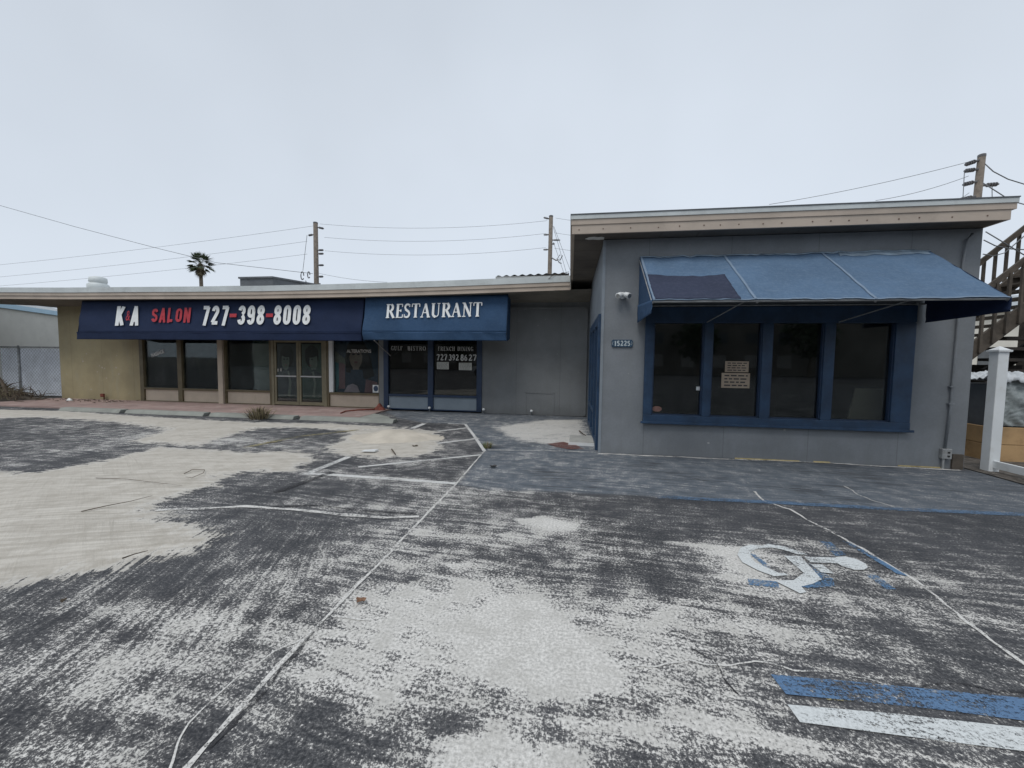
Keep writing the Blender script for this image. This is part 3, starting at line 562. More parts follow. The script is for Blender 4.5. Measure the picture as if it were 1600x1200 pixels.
# wheelchair symbol (white over blue)
wc = MB()
def P2(pts, z): n = len(pts); return [(x, y, z) for x, y in pts], [tuple(range(n))]
def zpx(s): return s
ring_o = [(1.888, 3.31), (1.777, 3.43), (1.668, 3.457), (1.608, 3.412), (1.513, 3.418), (1.409, 3.344), (1.333, 3.213), (1.322, 3.093), (1.386, 2.985), (1.462, 2.922), (1.571, 2.957)]
ring_i = [(1.817, 3.297), (1.731, 3.367), (1.665, 3.388), (1.613, 3.379), (1.529, 3.343), (1.458, 3.277), (1.42, 3.198), (1.418, 3.11), (1.473, 3.036), (1.521, 2.974), (1.558, 2.98)]
n_ = len(ring_o)
wcm = MB(); wcm.add([(x,y,.008) for x,y in ring_o+ring_i], [(i, i+1, n_+i+1, n_+i) for i in range(n_-1)])
for pl in ([(1.69, 3.255), (1.815, 3.276), (1.772, 2.934), (1.591, 2.817), (1.571, 2.891), (1.696, 3.004)],
           [(1.772, 2.934), (1.433, 2.86), (1.523, 2.724), (1.573, 2.747), (1.578, 2.815), (1.675, 2.862)],
           [(1.84, 3.271), (2.087, 3.293), (2.038, 3.197), (1.836, 3.182)],
           [(1.819, 3.15), (1.904, 3.156), (1.908, 3.031), (1.826, 3.035)],
           [(2.084, 3.303), (2.162, 3.326), (2.223, 3.297), (2.242, 3.233), (2.22, 3.173), (2.164, 3.128), (2.093, 3.115), (2.036, 3.16), (2.031, 3.215)]):
    wcm.add(*P2(pl, (.0083) + .0006*len(wcm.f)*.1))
o = wcm.build('wheelchair_symbol', M['hc_white']); mark(o, '')
wb = MB()
for i, pl in enumerate(([(2.135, 3.597), (2.218, 3.588), (2.193, 3.362), (2.098, 3.325)], [(1.443, 3.253), (1.474, 3.258), (1.506, 3.051), (1.459, 3.043)],
           [(1.816, 3.178), (1.832, 3.143), (1.858, 2.956), (1.809, 2.861), (1.753, 2.859)], [(1.262, 2.863), (1.451, 2.855), (1.423, 2.773), (1.235, 2.779)],
           [(2.125, 3.069), (2.204, 3.065), (2.198, 2.889), (2.133, 2.878)], [(2.333, 3.632), (2.385, 3.605), (2.421, 3.085), (2.366, 3.11)], [(1.535, 2.823), (1.771, 2.925), (1.787, 2.85), (1.613, 2.805)])):
    wb.add(*P2(pl, .0055 + i*.0003))
mark(wb.build('wheelchair_symbol_blue', M['hc_blue']), '')  # blue paint strokes laid beneath the white symbol

# ---- pinkish walk in front of the salon, kerb stops, step
sw = MB(); sw.box(-17.3, -5.2, 8.95, D2+.05, -.02, .035)
tag(sw.build('pavement', M['pink_conc']), kind='structure')
kb = MB(); kb.prism([(-5.2,8.95),(-4.25,8.95),(-4.6,9.45),(-5.2,9.9)], 'z', -.01, .03)
tag(kb.build('pavement', M['kerb']), kind='structure')
st_spans = [(-13.55,-11.62,'leftmost'),(-11.45,-9.12,'second from the left'),(-8.95,-6.62,'second from the right'),(-6.45,-4.05,'rightmost')]
for (a, b, wh) in st_spans:
    k = MB(); prof = [(8.56,0),(8.62,.085),(8.80,.085),(8.86,0)]
    k.prism([(y_, z_) for y_, z_ in prof], 'x', a, b)
    o = k.build('wheel_stop', M['kerb'], bevel=.012)
    tag(o, f'sand covered concrete wheel stop, {wh} of four along the salon pavement', 'wheel stop', 'wheel stops along the pavement')
s_ = MB().box(.03, .50, 7.05, 7.75, 0, .055).build('concrete_step', M['concrete'], bevel=.01)
tag(s_, 'small low concrete step with white edge below the blue side door', 'step')
s2 = MB().box(.01, .50, 7.035, 7.05, 0, .052).build('edge_strip', M['white_plastic'], s_)
# sand mound
def mound(name, cx, cy, rx, ry, h, label, cat, m, n=46, rough=.02):
    mb = MB(); vs = []; fs = []
    for j in range(n+1):
        for i in range(n+1):
            u = i/n*2-1; v = j/n*2-1; r = math.hypot(u, v); x = cx+u*rx; y = cy+v*ry
            k = max(0, 1-r*(1+.25*mnoise.noise(Vector((u*2, v*2, cx)))))
            z = h*(k*k*(3-2*k)) + (rough*mnoise.noise(Vector((x*3, y*3, 1))) + rough*.5*mnoise.noise(Vector((x*9, y*9, 1))))*min(1, k*5) - .004*(k <= 0)-.0
            vs.append((x, y, z if k > 0 else -.012))
    for j in range(n):
        for i in range(n): a = j*(n+1)+i; fs.append((a, a+1, a+n+2, a+n+1))
    mb.add(vs, fs); o = mb.build(name, m, smooth=True); tag(o, label, cat); return o
mc = [(-3.284, 6.899), (-3.703, 7.783)]
tag(mound('sand_mound', mc[0][0], mc[0][1]+.1, .95, .75, .15, 'low heap of pale sand on the marked bay in front of the restaurant awning', 'sand', M['sand']), kind='stuff')

# ================================================================== STOREFRONT WING
W = thing('storefront_building', (-8.5, D2, 0), 'long low storefront with beige fascia, olive end wall and shop windows under two awnings', 'building')
WT = 3.12
w = MB(); panel_holes(w, -17.04, -13.86, 0, WT, [], D2, .2)
w.box(-17.04, -16.84, D2+.2, 17, 0, WT)
w.build('end_wall', M['wall_olive'], W)
w = MB(); w.box(-13.86, -2.46, D2, D2+.2, 2.62, WT); w.build('header_wall', M['wall_grey_wing'], W)
w = MB(); w.box(-2.46, .505, D2, D2+.2, 0, WT); w.build('grey_wall', M['wall_grey_wing'], W)
# meter hatch outline and small parts on the grey wall
w = MB()
for (a, b, c_, d_) in ((-1.20,-1.17,.05,.62),(-.42,-.40,.05,.62),(-1.20,-.40,.60,.63)): w.box(a, b, D2-.012, D2-.001, c_, d_)
w.build('hatch', M['wall_grey_wing'], W)
w = MB(); w.box(-2.46, .43, D2-.05, D2-.002, 2.93, 2.985); w.box(.40, .46, D2-.05, D2-.002, .02, 2.93); w.build('trim', M['wall_grey_wing'], W)
# bulkheads
def bulk(x0, x1, m, y=D2+.02, z1=.42): return MB().box(x0, x1, y, y+.1, .05, z1).build('bulkhead', m, W, bevel=.004)
for a, b in ((-13.72,-12.44),(-12.28,-10.96),(-10.72,-9.16),(-7.17,-5.58)): bulk(a, b, M['beige'])
for a, b in ((-5.28,-4.06),(-3.90,-2.62)): bulk(a, b, M['bulk_blue'])
# frames and panes
def shopwin(x0, x1, m, gm_, fw=.05, z0=.42, z1=2.62, fl=None, fr_=None, y=D2):
    fl = fl or fw; fr_ = fr_ or fw
    f = MB(); f.box(x0, x0+fl, y-.03, y+.14, 0.03, z1); f.box(x1-fr_, x1, y-.03, y+.14, 0.03, z1)
    f.box(x0+fl, x1-fr_, y-.025, y+.13, z0, z0+.06); f.box(x0+fl, x1-fr_, y-.025, y+.13, z1-.08, z1); f.box(x0+fl, x1-fr_, y-.02, y+.13, .03, .06)
    o = f.build('window', m, W, bevel=.004)
    MB().box(x0+fl, x1-fr_, y+.045, y+.055, z0+.06, z1-.08).build('pane', gm_, o); return o
w1 = shopwin(-13.86, -12.36, M['bronze'], M['glass_salon'], fl=.14, fr_=.08)
w2 = shopwin(-12.36, -10.90, M['bronze'], M['glass_salon'], fl=.08, fr_=.06)
MB().box(-10.90, -10.73, D2-.10, D2+.14, .03, 2.62).build('post', M['beige'], W, bevel=.005)
w3 = shopwin(-10.73, -9.08, M['bronze'], M['glass_salon'], fr_=.08)
# double door
dr = MB(); y = D2
dr.box(-9.08, -9.00, y-.04, y+.14, .03, 2.62); dr.box(-7.34, -7.24, y-.04, y+.14, .03, 2.62); dr.box(-9.0, -7.34, y-.035, y+.13, 2.0+.06, 2.62)
dr.build('door_frame', M['bronze_light'], W, bevel=.004)
for (a, b, hx) in ((-9.0,-8.175,-8.24),(-8.165,-7.34,-8.10)):
    d = MB(); d.box(a, a+.07, y-.02, y+.03, .06, 2.06); d.box(b-.07, b, y-.02, y+.03, .06, 2.06)
    d.box(a+.07, b-.07, y-.018, y+.028, .06, .16); d.box(a+.07, b-.07, y-.018, y+.028, 1.97, 2.06); d.box(a+.07, b-.07, y-.018, y+.028, .93, .965)
    do = d.build('door', M['bronze_light'], W, bevel=.003)
    MB().box(a+.07, b-.07, y+.0, y+.008, .16, 1.97).build('pane', M['glass_salon'], do)
    MB().box(a+.07, b-.07, y-.045, y-.025, .92, .96).build('handle', M['alu'], do)
w4 = shopwin(-7.24, -5.56, M['bronze'], M['glass_salon'], fl=.07, fr_=.02)
MB().box(-7.165, -7.04, y-.03, y+.04, .485, 2.62).build('inner_post', M['white_plastic'], W)
MB().box(-5.56, -5.42, D2-.03, D2+.14, 0.03, 2.62).build('post', M['wall_grey_wing'], W)
w5 = shopwin(-5.42, -3.98, M['blue_dark'], M['glass_bistro'], fl=.14, fr_=.08)
w6 = shopwin(-3.98, -2.46, M['blue_dark'], M['glass_bistro'], fl=.08, fr_=.15)
# dark room behind
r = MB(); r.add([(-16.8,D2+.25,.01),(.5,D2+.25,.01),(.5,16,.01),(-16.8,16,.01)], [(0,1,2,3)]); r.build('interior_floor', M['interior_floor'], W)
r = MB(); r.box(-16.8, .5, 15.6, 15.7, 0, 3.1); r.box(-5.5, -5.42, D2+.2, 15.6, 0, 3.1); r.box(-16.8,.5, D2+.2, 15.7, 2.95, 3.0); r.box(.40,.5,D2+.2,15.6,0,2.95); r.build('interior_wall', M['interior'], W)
# posters in the salon windows (flat prints behind the glass)
def pm(n, col): 
    col = tuple(min(.8, c*2.5) for c in col)
    if n not in M: M[n] = mat(n, col, .7, .15, 5, bumps=0)
    return M[n]
def poster(name, x0, x1, z0, z1, base, shapes, parent=None, yy=D2+.10, label=None):
    mb = MB(); mb.add([(x0,yy,z0),(x1,yy,z0),(x1,yy,z1),(x0,yy,z1)], [(0,1,2,3)]); mats = [base]
    for i, (m_, pts) in enumerate(shapes):
        if m_ not in mats: mats.append(m_)
        mb.cm = mats.index(m_)
        mb.add([(x0+(x1-x0)*u, yy-.002-.0015*i, z0+(z1-z0)*v) for u, v in pts], [tuple(range(len(pts)))])
    o = mb.build(name, None)
    for q_ in mats: o.data.materials.append(q_)
    tag(o, label, 'poster'); return o
def ell(cx, cy, rx, ry, n=18, a0=0, a1=360): return [(cx+rx*math.cos(R(a0+(a1-a0)*i/n)), cy+ry*math.sin(R(a0+(a1-a0)*i/n))) for i in range(n)]
pk = {k: pm(k, v) for k, v in dict(p_dark=(.022,.026,.032), p_grey=(.085,.085,.08), p_brown=(.14,.105,.09), p_skin=(.11,.085,.075), p_skin2=(.085,.095,.085), p_navy=(.014,.024,.042), p_teal=(.02,.07,.085), p_pink=(.10,.055,.065), p_lav=(.19,.16,.19), p_maroon=(.085,.04,.045), p_hair=(.006,.006,.008), p_green=(.03,.045,.04), p_lip=(.09,.04,.045), p_shirt=(.07,.075,.065), p_light=(.17,.16,.15)).items()}
poster('window_poster', -13.68, -12.46, .50, 2.5, pk['p_brown'], [(pk['p_grey'], [(.05,.5),(.6,.52),(.6,.56),(.05,.54)]), (pk['p_light'], [(.08,.08),(.6,.08),(.62,.5),(.08,.5)]), (pk['p_brown'], [(.1,.1),(.55,.1),(.58,.47),(.1,.47)]), (pk['p_dark'], [(.5,.7),(.56,.95),(.6,.95),(.54,.6),(.48,.55)])], label='brownish faded poster behind the salon pane with the slanted massage lettering')
poster('window_poster', -12.22, -11.02, .50, 2.5, pk['p_green'], [(pk['p_navy'], [(0,0),(1,0),(1,.56),(0,.56)]), (pk['p_teal'], [(0,0),(.05,0),(.07,.5),(.04,.56),(0,.56)]), (pk['p_brown'], [(.1,.6),(1,.6),(1,.85),(.1,.87)]), (pk['p_dark'], [(.05,.95),(.28,.95),(.28,.87),(.05,.87)]), (pk['p_dark'], [(.4,.95),(.6,.95),(.6,.87),(.4,.87)]), (pk['p_shirt'], [(.2,.55),(.34,.56),(.52,.30),(.78,.56),(.92,.55),(.66,.16),(.5,.1),(.4,.18)]), (pk['p_dark'], [(.3,.55),(.36,.55),(.56,.28),(.5,.24)])], label='navy and teal poster with pale crossed shapes, behind the second salon pane from the left')
poster('window_poster', -10.66, -9.18, .50, 2.5, pk['p_green'], [(pk['p_shirt'], [(.0,0),(.03,0),(.03,1),(0,1)]), (pk['p_skin2'], ell(.4,.84,.05,.07)), (pk['p_hair'], ell(.4,.88,.07,.06)), (pk['p_shirt'], [(.36,.76),(.44,.76),(.5,.68),(.48,.35),(.5,.1),(.34,.1),(.33,.4),(.31,.68)]), (pk['p_dark'], [(.05,.4),(1,.4),(1,.41),(.05,.41)])], label='dark green poster with a faint standing figure, left of the salon doors')
face = lambda flip: [(pk['p_hair'], ell(.5,.78,.34,.2)), (pk['p_skin2'], [(f if not flip else 1-f, v) for f, v in ell(.42,.70,.2,.17)]), (pk['p_hair'], ell(.5,.86,.33,.1)), (pk['p_hair'], ell(.36,.73,.05,.012)), (pk['p_hair'], ell(.52,.73,.05,.012)), (pk['p_dark'], [(.1,.5),(.3,.57),(.42,.52),(.6,.56),(.95,.48),(.95,.42),(.1,.42)]), (pk['p_skin2'], [(.42,.5),(.52,.5),(.6,.3),(.5,.08),(.62,.05),(.72,.3),(.6,.52)]), (pk['p_lip'], ell(.44,.625,.05,.01))]
poster('door_poster', -8.92, -8.25, .20, 1.93, pk['p_dark'], face(False), yy=D2+.02, label='dark poster of a hairstyle model inside the left salon door')
poster('door_poster', -8.09, -7.42, .20, 1.93, pk['p_green'], face(True), yy=D2+.02, label='dark poster of a short haired model inside the right salon door')
poster('window_poster', -7.03, -5.60, .49, 2.5, pk['p_navy'], [(pk['p_maroon'], [(0,.83),(1,.83),(1,1),(0,1)]), (pk['p_lav'], [(.2,.84),(.32,.84),(.28,.97),(.2,.97)]), (pk['p_lav'], [(.42,.97),(.5,.97),(.58,.84),(.5,.84)]), (pk['p_teal'], [(0,0),(.03,.0),(.2,.45),(.0,.62)]), (pk['p_shirt'], [(0,.62),(.22,.5),(.32,.38),(.3,.3),(.22,.4),(.0,.45)]), (pk['p_pink'], [(.08,.05),(.22,.05),(.22,.42),(.08,.45)]), (pk['p_hair'], [(.25,.3),(.22,.5),(.28,.7),(.4,.8),(.6,.8),(.72,.66),(.82,.45),(.88,.25),(.7,.2),(.4,.28)]), (pk['p_skin'], ell(.47,.54,.15,.19)), (pk['p_hair'], [(.30,.5),(.33,.76),(.62,.76),(.66,.5),(.6,.57),(.56,.63),(.5,.6),(.44,.65),(.36,.6)]), (pk['p_hair'], ell(.42,.57,.035,.012)), (pk['p_hair'], ell(.53,.57,.035,.012)), (pk['p_lip'], ell(.475,.45,.04,.014)), (pk['p_skin'], [(.4,.34),(.54,.34),(.55,.42),(.41,.42)]), (pk['p_navy'], [(.32,.15),(.66,.15),(.62,.34),(.36,.34)]), (pk['p_lav'], [(.2,0),(.28,.1),(.4,.13),(.5,.1),(.56,0)]), (pk['p_pink'], [(.66,.0),(.95,.0),(.95,.16),(.7,.2)])], label='large colour poster of a long haired woman behind the window right of the salon doors')
def place_win(yy): return lambda x, z, d=0: (x, yy - d, z)
# lettering on the glass (children of the windows)
def lettering(txts, m, parent, name='lettering'):
    for f in txts:
        mb = MB(); f(mb); mb.build(name, m, parent)
gy_ = D2 + .043
def fit(s, x0, x1, z, h, pl, heavy=.16, light=.06, track=.1):
    def f(mb):
        w_ = width(s, h, track); ws = (x1-x0 - (len(s)-1)*track*h) / (w_ - (len(s)-1)*track*h)
        glyphs(mb, s, x0, z, h, pl, heavy, light, track, ws)
    return f
lettering([fit('GULF', -5.22, -4.86, 1.765, .12, place_win(gy_)), fit('BISTRO', -4.71, -4.14, 1.765, .12, place_win(gy_))], M['dim_letter'], w5)
lettering([fit('FRENCH', -3.78, -3.27, 1.765, .12, place_win(gy_)), fit('DINING', -3.2, -2.73, 1.765, .12, place_win(gy_))], M['dim_letter'], w6)
lettering([fit('727', -3.82, -3.50, 1.49, .17, place_win(gy_), .2, .1), fit('392', -3.45, -3.16, 1.49, .17, place_win(gy_), .2, .1), fit('86', -3.10, -2.90, 1.49, .17, place_win(gy_), .2, .1), fit('27', -2.87, -2.66+.03, 1.49, .17, place_win(gy_), .2, .1)], M['dim_letter'], w6)
def btext(parts, m, parent, name='lettering'):
    mb = MB()
    for (s, x0, z0, w_, h, off, pl) in parts:
        pts, fs = block_text(s, w_, h, off, lambda x, z: pl(x0 + x, z0 + z)); mb.add(pts, fs)
    return mb.build(name, m, parent)
def tilt(x0, z0, a, yy):
    ca, sa = math.cos(a), math.sin(a)
    return lambda x, z: (x0 + (x-x0)*ca - (z-z0)*sa, yy, z0 + (x-x0)*sa + (z-z0)*ca)
btext([('MASSAGE', -13.45, 1.46, -13.45 and .50, .12, .03, tilt(-13.45, 1.46, R(17), gy_-.006))], M['white_letter'], w1)
btext([('ALTERATIONS', -6.62, 1.68, .78, .10, .02, lambda x, z: (x, gy_-.006, z))], M['dim_letter'], w4)
# papers
def paper(x0, x1, z0, z1, yy, m, label, name='paper_notice', rows=5, ink='ink', cat='notice'):
    o = MB().box(x0, x1, yy-.004, yy, z0, z1).build(name, m); tag(o, label, cat)
    rnd = random.Random(int(x0*100)); mb = MB()
    for i in range(rows):
        zc = z1 - (z1-z0)*(i+.8)/(rows+.6); x = x0 + (x1-x0)*.1
        while x < x1-(x1-x0)*.14:
            l = rnd.uniform(.1, .22)*(x1-x0); l = min(l, x1-(x1-x0)*.08-x); hh = (z1-z0)/(rows*5.5)
            mb.add([(x,yy-.0055,zc-hh),(x+l,yy-.0055,zc-hh),(x+l,yy-.0055,zc+hh),(x,yy-.0055,zc+hh)], [(0,1,2,3)]); x += l + .05*(x1-x0)
    p = MB(); mb.build('writing', M[ink], o); return o
paper(-3.81, -3.45, 1.23, 1.44, gy_, M['paper'], 'white printed notice taped below the first phone digits on the bistro window', ink='p_grey')
paper(-3.15, -2.77, 1.215, 1.425, gy_, M['paper'], 'white printed notice taped below the last phone digits on the bistro window', ink='p_grey')
paper(-8.90, -8.86, 1.08, 1.16, D2-.002, M['paper'], 'tiny white sticker on the left salon door, left of a similar one', 'door_sticker', 1, 'p_grey', 'sticker')
paper(-8.80, -8.76, 1.09, 1.17, D2-.002, M['paper'], 'tiny white sticker on the left salon door, right of a similar one', 'door_sticker', 1, 'p_grey', 'sticker')
stk = MB().box(-5.80, -5.60, gy_-.004, gy_, .50, .73).build('card_sticker', M['white_plastic']); tag(stk, 'white square sticker with dark round emblem in lower corner of the poster window', 'sticker')
cc = MB(); cc.add([(-5.70+.075*math.cos(R(a)), gy_-.006, .62+.085*math.sin(R(a))) for a in range(0,360,20)], [tuple(range(18))]); cc.build('emblem', M['p_navy'] if 'p_navy' in M else M['ink'], stk)
# ---- wing fascia with a slight sag
fx = [(-22.0,3.22),(-17.1,3.20),(-14.8,3.165),(-12.5,3.15),(-10.5,3.135),(-8.45,3.125),(-6.5,3.135),(-4.6,3.155),(-3.06,3.18),(-1.5,3.215),(-.03,3.25)]
FY = 9.7
def sag_band(name, dz0, dz1, y0, y1, m, parent=W, x0=None):
    mb = MB(); n = len(fx); vs = []
    for (x, z) in fx: vs += [(x,y0,z+dz0),(x,y1,z+dz0),(x,y1,z+dz1),(x,y0,z+dz1)]
    fs = [(0,1,2,3), tuple(4*(n-1)+i for i in (3,2,1,0))]
    for i in range(n-1):
        a = 4*i; b = 4*i+4
        for k in range(4): fs.append((a+k, b+k, b+(k+1)%4, a+(k+1)%4))
    mb.add(vs, fs); return mb.build(name, m, parent)
sag_band('fascia', 0, .085, FY+.02, FY+.06, M['fascia']); sag_band('fascia', .088, .175, FY, FY+.06, M['fascia'])
sag_band('flashing', .178, .325, FY-.015, FY+.05, M['flashing'])
sag_band('fascia_trim', .175-.19, .002, FY+.005, FY+.05, M['fascia'])
# soffit: plane from the fascia back to the wall
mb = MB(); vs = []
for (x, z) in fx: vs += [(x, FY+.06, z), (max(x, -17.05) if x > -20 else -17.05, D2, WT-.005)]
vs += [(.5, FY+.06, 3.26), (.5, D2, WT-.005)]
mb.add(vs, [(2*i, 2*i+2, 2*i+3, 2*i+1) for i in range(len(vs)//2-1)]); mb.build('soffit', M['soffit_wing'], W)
# roof deck
mb = MB(); vs = []
for (x, z) in fx: vs += [(x, FY-.0, z+.322), (x, 17, z+.30)]
mb.add(vs, [(2*i, 2*i+1, 2*i+3, 2*i+2) for i in range(len(fx)-1)]); mb.build('roof', M['roof'], W)
# hooded pipe stubs along the wall foot
for (x, y_, wh) in ((-5.22, D2-.12, 'beside the rusty debris'), (-3.97, D2-.12, 'below the mullion of the bistro window'), (-2.38, D2-.10, 'at the right end of the blue window frame'), (-1.02, D2-.1, 'at the middle of the bare grey wall')):
    t_ = thing('pipe_stub', (x, y_, 0), f'white capped pipe stub {wh}', 'pipe stub', 'capped pipe stubs')
    MB().tube([(x,y_,0),(x,y_,.10)], .018).build('pipe', M['dark_grey'], t_)
    MB().lathe((x,y_,.09), [(.01,-.01),(.035,0),(.045,.02),(.035,.05),(.01,.06)], 12).build('cap', M['white_plastic'], t_, smooth=True)
t_ = thing('wall_hydrant', (-15.25, D2-.1, 0), 'small rusty tap fitting at the foot of the olive wall', 'tap')
MB().tube([(-15.25,D2-.06,0),(-15.25,D2-.06,.14),(-15.25,D2-.15,.16)], .02).build('pipe', M['rust'], t_)
MB().box(-15.31,-15.19,D2-.13,D2-.07,.13,.24).build('valve', M['rust'], t_, bevel=.01)
# dabs of filler on the olive wall
rnd = random.Random(3)
for (px, pz) in ((-15.95,1.55),(-16.1,1.3),(-14.75,1.5),(-15.35,1.1),(-15.25,1.07),(-14.8,1.1),(-15.55,.95),(-15.2,.75),(-15.45,1.15),(-14.7,.9)):
    r_ = rnd.uniform(.018,.034); MB().add([(px+r_*math.cos(R(a))*rnd.uniform(.7,1.1), D2-.003, pz+r_*math.sin(R(a))*rnd.uniform(.7,1.2)) for a in range(0,360,40)], [tuple(range(9))]).build('filler_dab', M['beige'], W)

# ================================================================== AWNINGS ON THE WING
def drape(name, x0, x1, prof, m, parent, nx_=90, amp=.012, seed=0, nz=14):
    """fabric sheet: prof list of (y,z) from top to bottom"""
    vs = []; fs = []
    L = []
    for (a, b) in zip(prof[:-1], prof[1:]):
        for i in range(nz): L.append((a[0]+(b[0]-a[0])*i/nz, a[1]+(b[1]-a[1])*i/nz))
    L.append(prof[-1]); n = len(L)
    for j, (y_, z_) in enumerate(L):
        for i in range(nx_+1):
            x = x0+(x1-x0)*i/nx_; f = j/(n-1)
            e_ = mnoise.noise(Vector((x*1.3+z_*.8, z_*1.2, seed))) + .6*mnoise.noise(Vector((x*4+z_*3, z_*1.5, seed+3)))
            ed = math.exp(-(x-x0)/.35)+math.exp(-(x1-x)/.35)
            d_ = amp*e_*(.4+.6*f) + amp*1.2*ed*math.sin(z_*9+x*3)*(f)
            vs.append((x, y_+d_, z_ + .35*amp*mnoise.noise(Vector((x*.9, 0, seed)))*f))
    for j in range(n-1):
        for i in range(nx_): a = j*(nx_+1)+i; fs.append((a, a+1, a+nx_+2, a+nx_+1))
    o = MB().add(vs, fs).build(name, m, parent, smooth=True)
    s = o.modifiers.new('thickness', 'SOLIDIFY'); s.thickness = .004; return o
A1 = thing('wall_awning', (-10.0, 9.85, 2), 'long navy awning lettered K&A SALON with phone number hanging under the wing fascia', 'awning', None)
YT, YB, YV = 9.95, 9.80, 9.79
drape('canopy', -14.62, -5.50, [(YT,3.14),(YB,2.17)], M['awn_navy'], A1, 220, .02, 1)
drape('valance', -14.62, -5.50, [(YV-.01,2.19),(YV,1.975)], M['awn_navy'], A1, 220, .016, 2, 8)
MB().tube([(-14.62,YB-.02,2.185),(-5.5,YB-.02,2.185)], .012).build('hem', M['awn_navy'], A1)
A2 = thing('wall_awning', (-3.5, 9.85, 2), 'shorter mid blue awning lettered RESTAURANT beside the navy salon awning', 'awning', None)
drape('canopy', -5.44, -1.58, [(YT-.02,3.18),(YB-.05,2.2)], M['awn_blue'], A2, 110, .02, 5)
drape('valance', -5.44, -1.58, [(YV-.07,2.215),(YV-.05,2.0)], M['awn_blue'], A2, 140, .034, 6, 8)
MB().tube([(-5.44,YB-.07,2.205),(-1.58,YB-.07,2.205)], .012).build('hem', M['awn_blue'], A2)
for A_, xx, mm in ((A1,-14.62,'awn_navy'),(A1,-5.50,'awn_navy'),(A2,-5.44,'awn_blue'),(A2,-1.58,'awn_blue')):
    c_ = MB(); c_.prism([(YT,3.14),(YB,2.17),(YV,1.98),(YT+.35,1.98+.1),(YT+.4,3.12)], 'x', xx-.002, xx+.002); c_.build('side_panel', M[mm], A_)
MB().tube([(-5.12,9.75,2.0),(-5.2,D2-.02,1.60)], .014).build('brace', M['alu'], A2)
MB().tube([(-5.44,9.95,3.15),(-1.58,9.95,3.17)], .02).build('frame_bar', M['dark_grey'], A2)
MB().tube([(-14.62,9.97,3.12),(-5.5,9.97,3.12)], .02).build('frame_bar', M['dark_grey'], A1)
def awn_place(off=.03):
    def f(x, z, d=0):
        t_ = (3.14 - z)/(3.14-2.17); return (x, YT + (YB-YT)*t_ - off - d, z)
    return f
ap = awn_place(.035)
def btext_awn(parts, m, parent):
    mb = MB()
    for (s, x0, x1, z0, z1, off) in parts:
        pts, fs = block_text(s, x1-x0, z1-z0, off, lambda x, z: ap(x0+x, z0+z)); mb.add(pts, fs)
    return mb.build('lettering', m, parent)
# condensed heavy alphabet: thick uniform strokes
BK = {
 'K': [[(.14,0),(.14,1)], [(.78,1),(.24,.45)], [(.36,.55),(.82,0)]],
 'A': [[(.12,0),(.5,1)], [(.5,1),(.88,0)], [(.28,.25),(.72,.25)]],
 'S': [arc(.5,.73,.33,.2,10,180,7)+[(.2,.6),(.8,.4)]+arc(.5,.27,.33,.2,0,-170,7)],
 'L': [[(.16,1),(.16,0)], [(.1,.07),(.85,.07)]],
 'O': [[(.16,.7)]+arc(.5,.73,.34,.2,180,0,8)+arc(.5,.27,.34,.2,0,-180,8)+[(.16,.7)]],
 'N': [[(.14,0),(.14,1)], [(.14,1),(.86,0)], [(.86,0),(.86,1)]],
 '7': [[(.06,.92),(.92,.92)], [(.84,.95),(.40,0)]],
 '2': [arc(.5,.73,.32,.2,180,-20,8)+[(.14,.10)], [(.08,.08),(.92,.08)]],
 '3': [arc(.5,.74,.32,.19,175,-80,8), arc(.5,.27,.34,.2,80,-175,9)],
 '9': [[(.84,.73)]+arc(.5,.73,.33,.2,0,180,8)+arc(.5,.58,.33,.14,180,360,8), [(.83,.73),(.83,.27)]+arc(.5,.27,.33,.2,0,-170,7)],
 '8': [[(.82,.74)]+arc(.5,.74,.31,.19,0,360,16), [(.84,.27)]+arc(.5,.27,.33,.2,0,360,16)],
 '0': [[(.84,.7)]+arc(.5,.73,.33,.2,0,180,8)+arc(.5,.27,.33,.2,180,360,8)+[(.83,.7)]],
 '-': [[(.1,.5),(.9,.5)]],
}
def bk_text(mb, s, x0, x1, z0, z1, pl, t_=.27, gap=.12):
    n = len(s); cw = (x1-x0)/(n + gap*(n-1)); h = z1-z0; x = x0; lay = 0
    for ch in s:
        for st_ in BK[ch]:
            # pen width is constant in metres; inset so strokes stay inside the cell
            hw = t_*cw/2; ins = .5*t_
            P = [Vector((x + (ins*.6 + px*(1-1.2*ins))*cw if ch not in '72' or 1 else x+px*cw, z0 + (hw*.8 if (0 < py < 1) else 0) + py*(h - (1.6*hw if (0 < py < 1) else 0)))) for px, py in st_]
            lay += 1; k = len(P); nn = []
            closed = k > 6 and (P[0]-P[-1]).length < .02*h
            for i in range(k):
                a = P[i-1] if i else (P[-2] if closed else P[0]); b = P[i+1] if i < k-1 else (P[1] if closed else P[-1])
                d = b-a; d = d.normalized() if d.length > 1e-9 else Vector((1,0)); nn.append(Vector((-d.y, d.x)))
            vs = []
            for i in range(k):
                for sg in (-1,1): q_ = P[i] + nn[i]*hw*sg; q_.y = min(max(q_.y, z0), z1); vs.append(pl(q_.x, q_.y, .0012*(lay % 4)))
            mb.add(vs, [(2*i, 2*i+2, 2*i+3, 2*i+1) for i in range(k-1)])
        x += cw*(1+gap)
def awn_text(parts, m, parent, t_=.30):
    for (s, x0, x1, z0, z1) in parts:
        mb = MB(); bk_text(mb, s, x0, x1, z0, z1, ap, t_); mb.build('lettering', m, parent)
